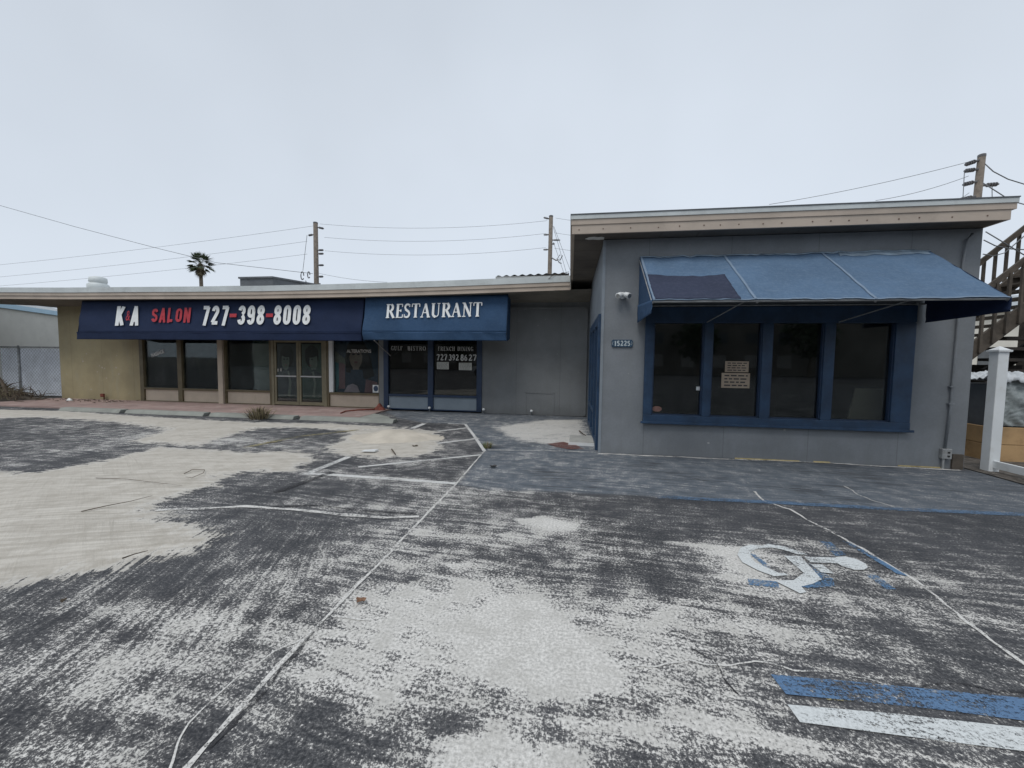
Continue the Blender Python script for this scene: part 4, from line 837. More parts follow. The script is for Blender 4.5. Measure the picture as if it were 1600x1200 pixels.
TX = [(-13.292, 2.324), (-12.945, 2.959), (-12.779, 2.325), (-12.461, 2.955), (-10.395, 2.308), (-9.509, 2.934), (-9.245, 2.328), (-8.387, 2.961), (-8.128, 2.346), (-6.995, 2.968), (-12.072, 2.436), (-10.748, 2.907), (-9.495, 2.72), (-9.277, 2.595), (-8.355, 2.716), (-8.142, 2.592), (-12.954, 2.791), (-12.768, 2.548)]
awn_text([('K',TX[0][0],TX[1][0],2.38,2.96),('A',TX[2][0],TX[3][0],2.38,2.96)], M['white_letter'], A1, .36)
awn_text([('727',TX[4][0],TX[5][0],2.38,2.98),('398',TX[6][0],TX[7][0],2.38,2.98),('8008',TX[8][0],TX[9][0],2.38,2.98)], M['white_letter'], A1, .37)
awn_text([('SALON',TX[10][0],TX[11][0],2.47,2.90)], M['red_letter'], A1, .32)
for a_, b_ in ((TX[12][0],TX[13][0]),(TX[14][0],TX[15][0])): MB().add([ap(a_,2.62), ap(b_,2.62), ap(b_,2.72), ap(a_,2.72)], [(0,1,2,3)]).build('dash', M['red_letter'], A1)
btext_awn([('&', TX[16][0]+.02, TX[17][0]-.02, 2.53, 2.82, .0)], M['red_letter'], A1)
RX = [(-4.834, 2.511), (-2.223, 2.86)]
def rplace(x, z, d=0): return (x, YT-.02 + (YB-.05-(YT-.02))*(3.18-z)/.98 - .034 - d, z + (x-RX[0][0])*.012)
lettering([fit('RESTAURANT', RX[0][0], RX[1][0], 2.58, .37, rplace, .17, .065, .02)], M['white_letter'], A2)

# ================================================================== RESTAURANT (RIGHT) BUILDING
B = thing('restaurant_building', (3.1, D1, 0), 'blue grey flat roofed restaurant with wide blue framed window and overhanging beige roof', 'building')
XL, XR, ZT = .51, 5.75, 3.46
w = MB(); panel_holes(w, XL, XR, -.02, ZT, [(1.25, 4.92, .60, 2.33)], D1, .18); w.build('front_wall', M['wall_grey'], B)
w = MB(); panel_holes(w, D1+.18, 16, -.02, ZT, [(6.84, 9.55, -.03, 2.25)], XL, .18, 'x'); w.build('side_wall', M['wall_side'], B)
w = MB(); w.box(XR-.18, XR, D1+.18, 16, -.02, ZT-.05); w.box(XL+.18, XR-.18, 15.8, 16, 0, ZT-.05); w.build('side_wall', M['wall_side'], B)
# corner boards (pale edge)
MB().box(XL-.012, XL+.03, D1-.012, D1+.05, 0, ZT-.01).build('corner_board', M['wall_side'], B)
# window
f = MB(); y0, y1 = D1-.05, D1+.12
f.box(1.19, 4.98, y0-.01, y1, .53, .665); f.box(1.19, 4.98, y0, y1, 2.13, 2.38)
for a, b in ((1.19,1.32),(2.08,2.20),(2.92,3.06),(3.78,3.92),(4.72,4.98)): f.box(a, b, y0, y1, .665, 2.13)
win = f.build('window', M['blue_trim'], B, bevel=.006)
st_ = MB()
for a, b in ((1.32,2.08),(2.20,2.92),(3.06,3.78),(3.92,4.72)):
    for (p, q_) in ((a, a+.018), (b-.018, b)): st_.box(p, q_, y0+.02, y1-.02, .68, 2.12)
    st_.box(a+.018, b-.018, y0+.02, y1-.02, .665, .68)
st_.build('stop_bead', M['blue_dark'], win)
MB().box(1.15, 5.02, y0-.035, y0-.01, .525, .56).build('sill', M['blue_trim'], win, bevel=.004)
for a, b in ((1.32,2.08),(2.20,2.92),(3.06,3.78),(3.92,4.72)):
    MB().box(a+.018, b-.018, D1+.02, D1+.028, .68, 2.13).build('pane', M['glass'], win)
# interior
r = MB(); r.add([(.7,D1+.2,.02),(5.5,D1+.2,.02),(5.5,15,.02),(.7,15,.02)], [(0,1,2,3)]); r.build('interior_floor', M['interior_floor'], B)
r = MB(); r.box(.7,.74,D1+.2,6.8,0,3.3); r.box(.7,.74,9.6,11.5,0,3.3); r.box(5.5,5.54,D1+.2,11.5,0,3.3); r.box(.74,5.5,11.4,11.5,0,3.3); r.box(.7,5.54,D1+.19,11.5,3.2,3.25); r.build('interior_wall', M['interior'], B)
lb = MB(); lb.hexa([(4.34,6.84,.555),(4.93,6.84,.555),(4.93,6.86,.555),(4.34,6.86,.555)],[(4.50,6.92,1.14),(4.93,6.92,1.14),(4.93,6.94,1.14),(4.50,6.94,1.14)])
# it stands on an inner window ledge
MB().box(.75, 5.5, D1+.18, D1+.62, .45, .55).build('window_ledge', M['interior'], B)
tag(lb.build('leaning_board', M['board']), 'tan board leaning inside behind the rightmost restaurant pane', 'board')
# roof, fascia, soffit
FX0, FX1, FF = -.02, 5.81, 6.24
def slab(name, x0, x1, yf, yb, z0, z1, m, th=.04):
    """band round front and both sides"""
    mb = MB(); mb.box(x0, x1, yf, yf+th, z0, z1); mb.box(x0, x0+th, yf+th, yb, z0, z1); mb.box(x1-th, x1, yf+th, yb, z0, z1)
    return mb.build(name, m, B)
slab('fascia', FX0+.012, FX1-.03, FF+.012, 16.5, 3.47, 3.605, M['fascia'])
slab('fascia', FX0, FX1+.02, FF, 16.5, 3.605, 3.685, M['fascia'])
slab('flashing', FX0-.008, FX1+.03, FF-.012, 16.5, 3.686, 3.75, M['flashing'])
slab('roof_edge', FX0-.014, FX1+.036, FF-.02, 16.5, 3.75, 3.765, M['edge_dark'])
mb = MB(); mb.box(FX0+.04, FX1-.03, FF+.05, 16.5, 3.72, 3.74); mb.build('roof', M['roof'], B)
# nails in the fascia
mb = MB(); rnd = random.Random(5)
x = .1
while x < 5.7:
    z = 3.53 + rnd.uniform(-.005,.005); MB().box(x-.008, x+.008, FF+.007, FF+.0125, z-.008, z+.008).build('nail', M['nail'], B); x += rnd.uniform(.2,.42)
# soffit sheets with gaps between
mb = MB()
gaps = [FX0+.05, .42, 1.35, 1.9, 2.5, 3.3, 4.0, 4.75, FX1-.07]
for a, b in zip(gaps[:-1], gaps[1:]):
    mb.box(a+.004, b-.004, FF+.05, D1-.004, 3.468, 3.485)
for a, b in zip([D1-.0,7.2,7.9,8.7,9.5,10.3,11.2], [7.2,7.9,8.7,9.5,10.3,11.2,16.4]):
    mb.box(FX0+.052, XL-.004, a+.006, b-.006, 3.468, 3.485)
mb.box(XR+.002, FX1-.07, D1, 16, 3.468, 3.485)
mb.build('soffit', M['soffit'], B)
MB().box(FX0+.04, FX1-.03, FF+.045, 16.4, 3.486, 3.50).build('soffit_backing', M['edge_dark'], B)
pp = MB(); pts = [(.20,6.50),(.26,6.42),(.34,6.40),(.40,6.43),(.46,6.42),(.50,6.45),(.50,6.56),(.42,6.57),(.33,6.55),(.26,6.56)]
pp.add([(x, y_, 3.4655) for x, y_ in pts], [tuple(range(len(pts)))]); pp.build('bare_patch', M['peeled'], B)
# side door glazing (left side wall, facing the walkway)
f = MB()
for a, b in ((6.72,6.86),(7.62,7.70),(8.55,8.64),(9.46,9.58)): f.box(XL-.05, XL+.1, a, b, .0, 2.30)
for a, b in ((6.86,7.62),(7.70,8.55),(8.64,9.46)): f.box(XL-.045, XL+.09, a, b, 2.14, 2.30); f.box(XL-.045, XL+.09, a, b, .02, .10)
f.box(XL-.045, XL+.09, 7.70, 8.55, .50, .58); f.box(XL-.045, XL+.09, 8.64, 9.46, .50, .58)
sd_o = f.build('side_door_frame', M['blue_trim'], B, bevel=.004)
MB().box(XL+.02, XL+.03, 6.86, 7.62, .10, 2.14).build('pane', M['glass'], sd_o)
for a, b in ((7.70,8.55),(8.64,9.46)):
    MB().box(XL+.02, XL+.03, a, b, .58, 2.14).build('pane', M['glass'], sd_o); MB().box(XL+.01, XL+.04, a, b, .10, .50).build('lower_panel', M['bulk_blue'], sd_o)
# yellow foam / bare wood line at the wall foot
fm_ = mat('foam', (.42,.34,.17), .9, .3, 8)
for a, b, c_ in ((2.62,3.55,.018),(3.75,3.98,.022),(4.9,5.45,.018)): MB().box(a,b,D1-.008,D1-.001,.0,c_).build('foam_bead', fm_, B)
# conduit with outlet
cx = 5.63
MB().tube([(cx-.03,D1-.03,3.38),(cx-.10,D1-.03,3.30),(cx-.12,D1-.03,3.0),(cx-.13,D1-.03,.9),(cx-.16,D1-.03,.3)], .016).build('conduit', M['conduit'], B, smooth=True)
for z in (2.3,1.2,.95): MB().box(cx-.165, cx-.09, D1-.05, D1, z, z+.02).build('pipe_clamp', M['conduit'], B)
ob = MB().box(5.42,5.545,D1-.06,D1-.001,.15,.30).build('outlet_box', M['galv'], B, bevel=.008)
for z in (.18,.235): MB().box(5.485,5.515,D1-.064,D1-.061,z,z+.025).build('socket', M['black'], ob)
MB().tube([(5.46,D1-.03,.16),(5.46,D1-.03,0)], .014).build('conduit', M['galv'], B)
MB().box(5.58,5.72,D1-.03,D1-.001,0,.22).build('bare_corner', M['wood_grey'], B)
# address plaque
ap_ = MB(); xa, xb, za, zb = .665, 1.005, 1.745, 1.865
ap_.prism([(xa+.02,za),(xb-.02,za),(xb,za+.03),(xb-.008,(za+zb)/2),(xb,zb-.03),(xb-.02,zb),(xa+.02,zb),(xa,zb-.03),(xa+.008,(za+zb)/2),(xa,za+.03)], 'y', D1-.02, D1-.001)
ad = ap_.build('address_plaque', M['sign_blue'], bevel=.003); tag(ad, 'small dark blue house number plaque reading 15225 on the grey corner wall', 'sign')
mb = MB(); fit('15225', xa+.045, xb-.045, za+.022, .078, lambda x, z, d=0: (x, D1-.0215-d, z), .24, .15, .12)(mb)
mb.build('lettering', M['sign_num'], ad)
MB().tube([(xa+.025,D1-.021,za+.03),(xa+.018,D1-.021,(za+zb)/2),(xa+.025,D1-.021,zb-.03)], .003).build('border', M['sign_num'], ad); MB().tube([(xb-.025,D1-.021,za+.03),(xb-.018,D1-.021,(za+zb)/2),(xb-.025,D1-.021,zb-.03)], .003).build('border', M['sign_num'], ad)
# twin flood light
fl = thing('flood_light', (.82, D1, 2.57), 'white twin head security light on the grey wall above the number plaque', 'light')
MB().lathe((0,0,0), [(.001,0),(.05,0),(.055,.015),(.04,.03),(.001,.032)], 20).build('base', M['white_plastic'], fl, smooth=True)
o = fl.children[0]; o.matrix_parent_inverse = Matrix.Identity(4); o.rotation_euler = (R(90),0,0)
for sx in (-1, 1):
    h_ = MB(); a = Vector((.82+sx*.012, D1-.05, 2.59)); b = a + Vector((sx*.075, -.085, -.045)); h_.tube([a, a.lerp(b,.25), a.lerp(b,.6), b], [.018,.04,.044,.046], 16)
    ho = h_.build('lamp_head', M['white_plastic'], fl, smooth=True)
    c2 = MB(); c2.tube([b + (b-a).normalized()*.0005, b+(b-a).normalized()*.002], .036, 16); c2.build('lens', M['galv'], ho)
# notices on the second pane
yg = D1+.019
paper(2.42,2.765,1.37,1.54,yg,M['cardboard'],'upper handwritten cardboard notice on the second restaurant pane', 'cardboard_notice', 4)
paper(2.375,2.79,1.12,1.355,yg,M['cardboard'],'lower larger handwritten cardboard notice on the second restaurant pane', 'cardboard_notice', 4)
o = MB().box(2.005,2.058,yg-.005,yg,1.07,1.13).build('square_sticker', M['white_plastic']); tag(o, 'small white square sticker at the right edge of the leftmost restaurant pane', 'sticker')
mb = MB().add([(1.415+.075*math.cos(R(a)), yg-.004, .755+.045*math.sin(R(a))) for a in range(0,360,20)] + [(1.415+.075*math.cos(R(a)), yg, .755+.045*math.sin(R(a))) for a in range(0,360,20)], [tuple(range(17,-1,-1))]+[(i,(i+1)%18,18+(i+1)%18,18+i) for i in range(18)])
o = mb.build('oval_sticker', mat('st_red', (.20,.11,.09), .7, .2, 20)); tag(o, 'faded reddish oval sticker in lower left corner of the leftmost restaurant pane', 'sticker')

# ---- projecting awning
A3 = thing('projecting_awning', (3.06, 6.0, 2.3), 'large faded blue projecting awning with a dark patch over the restaurant window', 'awning')
ax0, ax1 = 1.07, 5.08; yt_, zt_ = D1-.02, 3.165; yb_, zb_ = 5.42, 2.315
def sheet(name, u0, u1, v0, v1, m, off=0, nx_=60, ny_=24, amp=.018, seed=0, th=.004, edge=0):
    vs = []; fs = []
    for j in range(ny_+1):
        for i in range(nx_+1):
            u = u0+(u1-u0)*i/nx_; v = v0+(v1-v0)*j/ny_
            if edge:
                u += edge*mnoise.noise(Vector((v*14, seed, 5)))*.012*(i in (0, nx_)); v += edge*mnoise.noise(Vector((u*30, seed, 1)))*.03*(j in (0, ny_))
            x = ax0+(ax1-ax0)*u; y_ = yt_+(yb_-yt_)*v; z = zt_+(zb_-zt_)*v
            # cloth sags between the three ribs and towards the middle
            rib = min(abs(u-r_) for r_ in (0,.32,.655,1)); sagz = -.03*min(1, rib/.12)*math.sin(math.pi*min(1,max(0,v)))
            wr = amp*(mnoise.noise(Vector((u*14, v*3, seed+.3))) + .5*mnoise.noise(Vector((u*34+v*8, v*7, seed+2))))
            vs.append((x, y_-off*.6, z+sagz+wr+off))
    for j in range(ny_):
        for i in range(nx_): a = j*(nx_+1)+i; fs.append((a, a+nx_+1, a+nx_+2, a+1))
    o = MB().add(vs, fs).build(name, m, A3, smooth=True); s = o.modifiers.new('thickness','SOLIDIFY'); s.thickness = th; s.offset = 0; return o
sheet('canopy', 0, 1, 0, 1, M['awn_faded'], nx_=120, ny_=36)
sheet('patch', .006, .268, .47, .992, M['awn_patch'], .012, 30, 16, .013, edge=.35)
for u in (.312, .652): sheet('seam', u-.004, u+.004, 0.0, 1.0, M['awn_seam'], .008, 2, 36)
sheet('seam', .0, 1.0, -.005, .022, M['awn_bleach'], .010, 120, 2, edge=1)
sheet('bleached_edge', .70, .985, .02, .085, M['awn_bleach'], .006, 60, 4, edge=1)
sheet('seam', .0, 1.0, .985, 1.003, M['awn_seam'], .006, 120, 1)
sheet('seam', .0, .008, .0, 1.0, M['awn_seam'], .008, 1, 30)
# cheeks with valance
def cheek(x, m, zlow):
    mb = MB(); pr = [(yt_,zt_),(yb_,zb_),(yb_,zb_-.17),(D1-.03,zlow)]
    mb.prism(pr, 'x', x-.003, x+.003); return mb.build('side_panel', m, A3)
def cheek2(x, m):
    mb = MB(); mb.prism([(yt_,zt_),(yb_,zb_),(D1-.02,2.40)], 'x', x-.003, x+.003); mb.build('side_panel', m, A3)
    vs = []; fs = []; n = 30
    for j in range(7):
        for i in range(n+1):
            t_ = i/n; y_ = yb_+(D1-.04-yb_)*t_; zc = zb_+(2.40-zb_)*t_ - .0; dz = (.17+.11*t_)*j/6
            vs.append((x + (-.012 if x < 3 else .012) + .018*mnoise.noise(Vector((y_*7, j*.5, x)))*(j/6), y_, zc-dz+.01))
    for j in range(6):
        for i in range(n): a = j*(n+1)+i; fs.append((a,a+1,a+n+2,a+n+1))
    o = MB().add(vs, fs).build('valance', m, A3, smooth=True); s = o.modifiers.new('t','SOLIDIFY'); s.thickness = .004
cheek2(ax0, M['awn_blue']); cheek2(ax1, M['awn_navy'])
# frame under the cloth
mb = MB(); mb.tube([(ax0,yb_+.02,zb_-.012),(ax1,yb_+.02,zb_-.012)], .014); mb.tube([(ax0,D1-.03,2.40),(ax1,D1-.03,2.40)], .012)
mb.build('frame_bar', M['galv'], A3)
for u in (0,.32,.655,1):
    x = ax0+(ax1-ax0)*u; MB().tube([(x,yt_-.01,zt_-.05),(x,yb_+.03,zb_-.03)], .013).build('rafter', M['galv'], A3)
for (a, b) in (((2.22,yb_+.03,2.31),(2.10,D1-.06,2.14)), ((4.10,yb_+.03,2.31),(3.95,D1-.06,2.14))): MB().tube([a,b], .009).build('brace', M['galv'], A3)
MB().tube([(4.98,D1-.03,2.42),(4.97,D1-.03,2.12)], .02).build('wall_post', M['galv'], A3)

# ================================================================== ROOF ITEMS
t_ = thing('roof_vent', (-17.6, 12.5, 3.5), 'round white metal roof vent on the left part of the low roof', 'vent')
MB().lathe((-17.6,12.5,3.5), [(.2,0),(.2,.55),(.21,.56)], 20).build('pipe', M['flashing'], t_, smooth=True)
MB().lathe((-17.6,12.5,3.9), [(.24,0),(.31,.04),(.31,.24),(.24,.3),(.22,.31),(.26,.34),(.25,.50),(.1,.56)], 20).build('cap', M['flashing'], t_, smooth=True)
t_ = thing('roof_unit', (-11.0, 12.5, 3.5), 'low dark grey box shaped unit on the roof behind the salon', 'roof unit')
u_ = MB(); u_.hexa([(-11.6,12.5,3.45),(-10.3,12.5,3.45),(-9.6,14,3.45),(-11.6,14,3.45)],[(-11.6,12.5,4.27),(-10.3,12.5,4.27),(-9.6,14,4.27),(-11.6,14,4.27)]); u_.build('body', M['dark_grey'], t_)
MB().hexa([(-11.64,12.46,4.27),(-10.29,12.46,4.27),(-9.5,14.04,4.27),(-11.64,14.04,4.27)],[(-11.64,12.46,4.33),(-10.29,12.46,4.33),(-9.5,14.04,4.33),(-11.64,14.04,4.33)]).build('lid', M['dark_grey'], t_)
MB().box(-12.42,-11.65,12.5,14,3.45,4.03).build('duct', M['flashing'], t_)
c_ = MB(); n = 60; vs = []
for i in range(n+1):
    x = -1.86+1.8*i/n; z = 3.615+.018*math.sin(i/n*math.pi*2*9)+.05*i/n; vs += [(x,9.8,z),(x,10.9,z+.02)]
c_.add(vs, [(2*i,2*i+2,2*i+3,2*i+1) for i in range(n)]); c_.add([(v[0],v[1],v[2]-.012) for v in vs], [(2*i,2*i+1,2*i+3,2*i+2) for i in range(n)])
c_.box(-1.88,-.06,9.78,9.80,3.545,3.60)
tag(c_.build('corrugated_sheet', M['galv']), 'short piece of dark corrugated roofing lying on the low roof beside the restaurant', 'roof sheet')
t_ = MB().tube([(-.55,9.68,3.50),(-.48,9.66,3.56),(-.40,9.67,3.60),(-.22,9.7,3.63),(-.06,9.72,3.67)], .006).build('twig', M['twig']); tag(t_, 'thin bare twig bent over the low roof edge beside the restaurant', 'twig')
def tuft(name, c, h, r, n, mlist, label, cat, seed=0, wid=.006, lean=1.0, kind_=None):
    rnd = random.Random(seed); root = thing(name, c, label, cat); bms = [MB() for _ in mlist]
    for i in range(n):
        a = rnd.uniform(0, 2*math.pi); rr = r*rnd.random()**.7; L = h*rnd.uniform(.5,1.1); ln = lean*rnd.uniform(.1,1)
        b0 = Vector((c[0]+rr*.35*math.cos(a), c[1]+rr*.35*math.sin(a), c[2]-.005)); d = Vector((math.cos(a), math.sin(a), 0))
        p1 = b0 + d*rr*.35*ln + Vector((0,0,L*.6)); p2 = b0 + d*rr*ln*1.3 + Vector((0,0,L*(1-.35*ln)))
        s_ = Vector((-d.y, d.x, 0))*wid*rnd.uniform(.6,1.3); s_.rotate(Matrix.Rotation(rnd.uniform(-1,1),3,'Z'))
        bms[i % len(mlist)].add([b0-s_, b0+s_, p1+s_*.8, p1-s_*.8, p2], [(0,1,2,3),(3,2,4)])
    for k, (b, m_) in enumerate(zip(bms, mlist)): b.build('blades' if k == 0 else 'dry_stems', m_, root)
    return root
for (x, y_, hh, wh) in ((1.74,6.6,.12,'above the left canopy seam'),(2.9,6.6,.08,'above the middle of the awning'),(4.9,6.6,.14,'left of the utility pole top'),(5.35,6.6,.13,'near the right roof corner'),(5.6,6.6,.12,'at the right roof corner')):
    tuft('roof_weed', (x,y_,3.735), hh, .07, 16, [M['weed'],M['dry_grass']], f'tiny weed growing on the restaurant roof edge {wh}', 'weed', int(x*10))

# ================================================================== UTILITY POLES
def upole(x, y_, top, r0, label, lean=(0,0), arms=(), extra=None):
    t_ = thing('utility_pole', (x,y_,0), label, 'utility pole', 'wooden utility poles'); lx, ly = lean
    MB().tube([(x-lx,y_-ly,0),(x,y_,top*.5),(x+lx,y_+ly,top)], [r0*1.3,r0*1.12,r0], 14).build('shaft', M['pole'], t_, smooth=True)
    MB().lathe((x+lx,y_+ly,top-.01), [(r0*1.06,-.08),(r0*1.08,0),(r0*.9,.02),(.01,.03)], 12).build('pole_cap', M['insul'], t_)
    for (sx, z, L, dz) in arms:
        xx = x + lx*(2*z/top-1); mb = MB()
        mb.tube([(xx+sx*r0*.8,y_-.02,z),(xx+sx*(r0+L*.35),y_-.02,z+dz*.35),(xx+sx*(r0+L),y_-.02,z+dz)], [.04,.045,.03], 10)
        for k in range(4): q_ = .3+.17*k; mb.tube([(xx+sx*(r0+L*q_),y_-.02,z+dz*q_),(xx+sx*(r0+L*(q_+.05)),y_-.02,z+dz*(q_+.05))], .075, 12)
        mb.build('insulator', M['insul'], t_)
    return t_
P1 = upole(-18.0, 26, 11.1, .15, 'slim wooden utility pole rising behind the salon awning with coiled cable hardware', (0,0), [(1,10.75,.5,-.12),(-1,10.25,.4,-.05),(1,9.15,.45,0),(1,8.9,.45,0),(1,8.1,.45,0),(1,7.3,.4,0)])
for (dx, z, r_) in ((-.95,7.35,.28),(-.45,7.4,.22)):
    pts = [(-18.0+dx+r_*.4*math.cos(R(a)),25.8,z+r_*math.sin(R(a))) for a in range(0,340,20)]
    MB().tube(pts, .035, 6).build('cable_coil', M['insul'], P1)
for p_, r_ in (([(-18.6,25.9,10.2),(-18.9,25.8,7.7)], .015), ([(-18.7,25.8,7.0),(-18.4,25.85,6.3),(-18.05,25.9,5.9)], .03), ([(-18.95,25.8,6.6),(-18.95,25.8,6.3)], .05), ([(-18.4,25.8,6.7),(-18.4,25.8,6.4)], .05), ([(-17.6,25.8,6.8),(-17.6,25.8,6.4)], .05)): MB().tube(p_, r_).build('drop_cable', M['insul'], P1)
P2_ = upole(-1.42, 26, 10.9, .13, 'slim wooden utility pole behind the low roof beside the restaurant roof corner', (.03,0), [(-1,10.7,.35,.1),(-1,9.7,.32,0),(1,9.35,.5,-.02),(-1,8.75,.32,0),(1,9.1,.15,0)])
mb = MB(); mb.tube([(-1.3,25.9,8.2),(-1.0,25.8,8.0),(-.85,25.8,8.05)], .04); mb.tube([(-.75,25.8,8.35),(-.95,25.8,8.1),(-.8,25.8,7.85),(-.65,25.8,7.8)], .03); mb.tube([(-.6,25.8,8.3),(-.75,25.8,8.0)], .03); mb.build('cable_coil', M['insul'], P2_)
for (a, b) in (((-1.25,25.9,10.2),(-.3,25.5,7.05)),((-1.2,25.9,10.2),(-.05,25.5,7.2)),((-1.2,25.9,9.2),(-.4,25.6,6.9))): MB().tube([a,b], .012, 5).build('guy_wire', M['wire'], P2_)
P3 = upole(14.55, 17, 9.2, .105, 'stout wooden utility pole with stacked insulators behind the right end of the restaurant roof', (.10,0), [(-1,9.0,.42,-.14),(-1,8.68,.42,-.04),(-1,8.25,.42,-.10),(1,8.10,.5,.02),(-1,7.72,.42,-.1)])
for p_ in ([(14.1,16.95,8.6),(14.12,16.95,7.6)],[(15.0,16.95,8.1),(15.05,16.95,7.5)]): MB().tube(p_, .012, 5).build('drop_cable', M['wire'], P3)
def wire(a, b, sag, label, r=.009, n=14):
    a = Vector(a); b = Vector(b); mid = (a+b)/2
    pts = [a.lerp(b, i/n) - Vector((0,0,4*sag*(i/n)*(1-i/n))) for i in range(n+1)]
    o = bpy.data.objects.new('overhead_wire', MB().tube(pts, r, 5).mesh('overhead_wire', True)); C.objects.link(o); o.data.materials.append(M['wire'])
    return tag(o, label, 'wire', 'overhead wires')
WL = [(-46.047, 8.95), (-46.125, 7.976), (-46.182, 7.255), (-18.15, 10.856), (-18.666, 9.804), (-18.683, 8.909)]
nm = ['top','middle','lowest']
for i in range(3):
    a = WL[i]; b = WL[i+3]; dx = b[0]-a[0]; k = 1.35
    wire((b[0]-dx*k, 26, b[1]-(b[1]-a[1])*k), (b[0],26,b[1]), .25, f'{nm[i]} of the three thin wires running left of the leftmost pole')
WM = [(-17.654, 10.971), (-1.633, 10.588), (-17.326, 10.029), (-1.701, 9.778), (-17.292, 9.096), (-1.685, 8.88)]
for i in range(3): wire((WM[2*i][0],25.98,WM[2*i][1]), (WM[2*i+1][0],25.98,WM[2*i+1][1]), .38, f'{nm[i]} of the three wires spanning between the two middle poles')
WC = [(-18.111, 7.504), (-25.956, 8.445)]; WN = [(-21.086, 7.019), (-23.467, 7.619)]
pts = [(-18.211, 7.506), (-21.753, 7.938), (-25.956, 8.445), (-30.866, 9.604), (-38.346, 11.482), (-45.687, 13.458), (-53.499, 15.508)]
o = bpy.data.objects.new('overhead_wire', MB().tube([(x,25.9,z) for x, z in pts], .016, 5).mesh('w', True)); C.objects.link(o); o.data.materials.append(M['wire']); tag(o, 'heavier cable crossing the others and rising to the left edge', 'wire', 'overhead wires')
WD = [(-16.442, 7.078), (-11.674, 6.422)]; wire((WD[0][0],24,WD[0][1]),(WD[1][0],24,WD[1][1]), .1, 'short cable falling from the leftmost pole down behind the low roof')
WR = [(-1.099, 10.73), (9.083, 9.918), (-1.164, 9.801), (9.12, 9.037), (-1.145, 8.824), (9.158, 8.152)]
for i in range(3): wire((WR[2*i][0],25.97,WR[2*i][1]), (WR[2*i+1][0],25.97,WR[2*i+1][1]), .3, f'{nm[i]} of the wires passing from the middle pole behind the restaurant roof')
WP = [(14.243, 8.944), (7.553, 7.706), (14.199, 8.425), (11.238, 7.688), (14.261, 7.829), (13.661, 7.65)]
for i, l in enumerate(('upper wire running left from the right hand pole over the restaurant roof','lower wire running left from the right hand pole over the restaurant roof','short lowest wire leaving the right hand pole at the roof edge')):
    wire((WP[2*i][0],16.9,WP[2*i][1]), (WP[2*i+1][0],16.9,WP[2*i+1][1]), .1, l)
for l, pts, sg in (('curved cable falling right from the top of the right hand pole', [(13.902, 8.435), (14.165, 8.166), (14.615, 7.888), (15.844, 7.405)], 0), ('cable falling right from the middle insulator of the right hand pole', [(13.891, 7.798), (14.269, 7.523), (14.762, 7.16), (15.895, 6.773)], 0),
                   ('straight cable from the restaurant eave down to the staircase rail', [(8.804, 4.411), (9.176, 4.157), (9.496, 3.933), (10.029, 3.599)], 0), ('looping cable beneath the eave curving up to the right edge', [(8.79, 3.937), (8.984, 3.892), (9.191, 3.954), (9.354, 4.125), (9.515, 4.294), (9.95, 4.597)], 0),
                   ('sagging cable between the eave and the staircase rail', [(8.781, 4.236), (9.003, 4.108), (9.302, 4.032), (9.999, 3.973)], 0)):
    yy = 16 if 'pole' in l else 10
    o = bpy.data.objects.new('overhead_wire', MB().tube([(x,yy,z) for x, z in pts], .016 if yy == 16 else .011, 6).mesh('w', True)); C.objects.link(o); o.data.materials.append(M['wire']); tag(o, l, 'wire', 'overhead wires')

# ================================================================== PALM
def palm(x, y_, h, R_, label, seed=1):
    rnd = random.Random(seed); t_ = thing('palm_tree', (x,y_,0), label, 'palm tree')
    MB().tube([(x+.3,y_,0),(x+.1,y_,h*.5),(x,y_,h)], [.38,.27,.24], 10).build('trunk', M['bark'], t_, smooth=True)
    mb = MB(); dd = MB()
    for i in range(64):
        a = rnd.uniform(0, 2*math.pi); el = rnd.uniform(-1.1, 1.35); L = R_*rnd.uniform(.8,1.15); b_ = dd if el < -.75 else mb
        d = Vector((math.cos(a)*math.cos(el), math.sin(a)*math.cos(el), math.sin(el))); o0 = Vector((x,y_,h))
        tip0 = o0 + d*L*.55 - Vector((0,0,.08*L))
        side = d.cross(Vector((0,0,1))); side = side.normalized() if side.length > .05 else Vector((1,0,0))
        b_.add([o0-side*.03, o0+side*.03, tip0+side*.03, tip0-side*.03], [(0,1,2,3)])
        for k in range(13):   # fan leaflets
            f = (k-6)/6; dir_ = (d*(1-.35*abs(f)) + side*f*.95 + Vector((0,0,-.12-.2*abs(f)))).normalized(); l = L*.55*(1-.3*abs(f))
            p1 = tip0 + dir_*l; s_ = dir_.cross(Vector((0,0,1))).normalized()*.055
            p1.z -= .12*l
            b_.add([tip0, tip0+dir_*l*.5+s_, p1, tip0+dir_*l*.5-s_], [(0,1,2,3)])
    for i in range(90):
        a = rnd.uniform(0, 2*math.pi); z0 = h-rnd.uniform(.1,1.1); L = rnd.uniform(.7,1.5); r_ = .25+.35*rnd.random()*(1-(h-z0)/2.2)
        p = Vector((x+r_*math.cos(a), y_+r_*math.sin(a), z0)); q_ = Vector((x+r_*.8*math.cos(a+.2), y_+r_*.8*math.sin(a+.2), z0-L)); s_ = Vector((-math.sin(a), math.cos(a), 0))*.09
        dd.add([p-s_, p+s_, q_+s_*.3, q_-s_*.3], [(0,1,2,3)])
    mb.build('crown', M['frond'], t_); dd.build('dead_fronds', M['frond_dead'], t_)
palm(-58.0, 55, 16.2, 1.95, 'tall fan palm with a shaggy skirt of dead fronds far behind the salon roof')

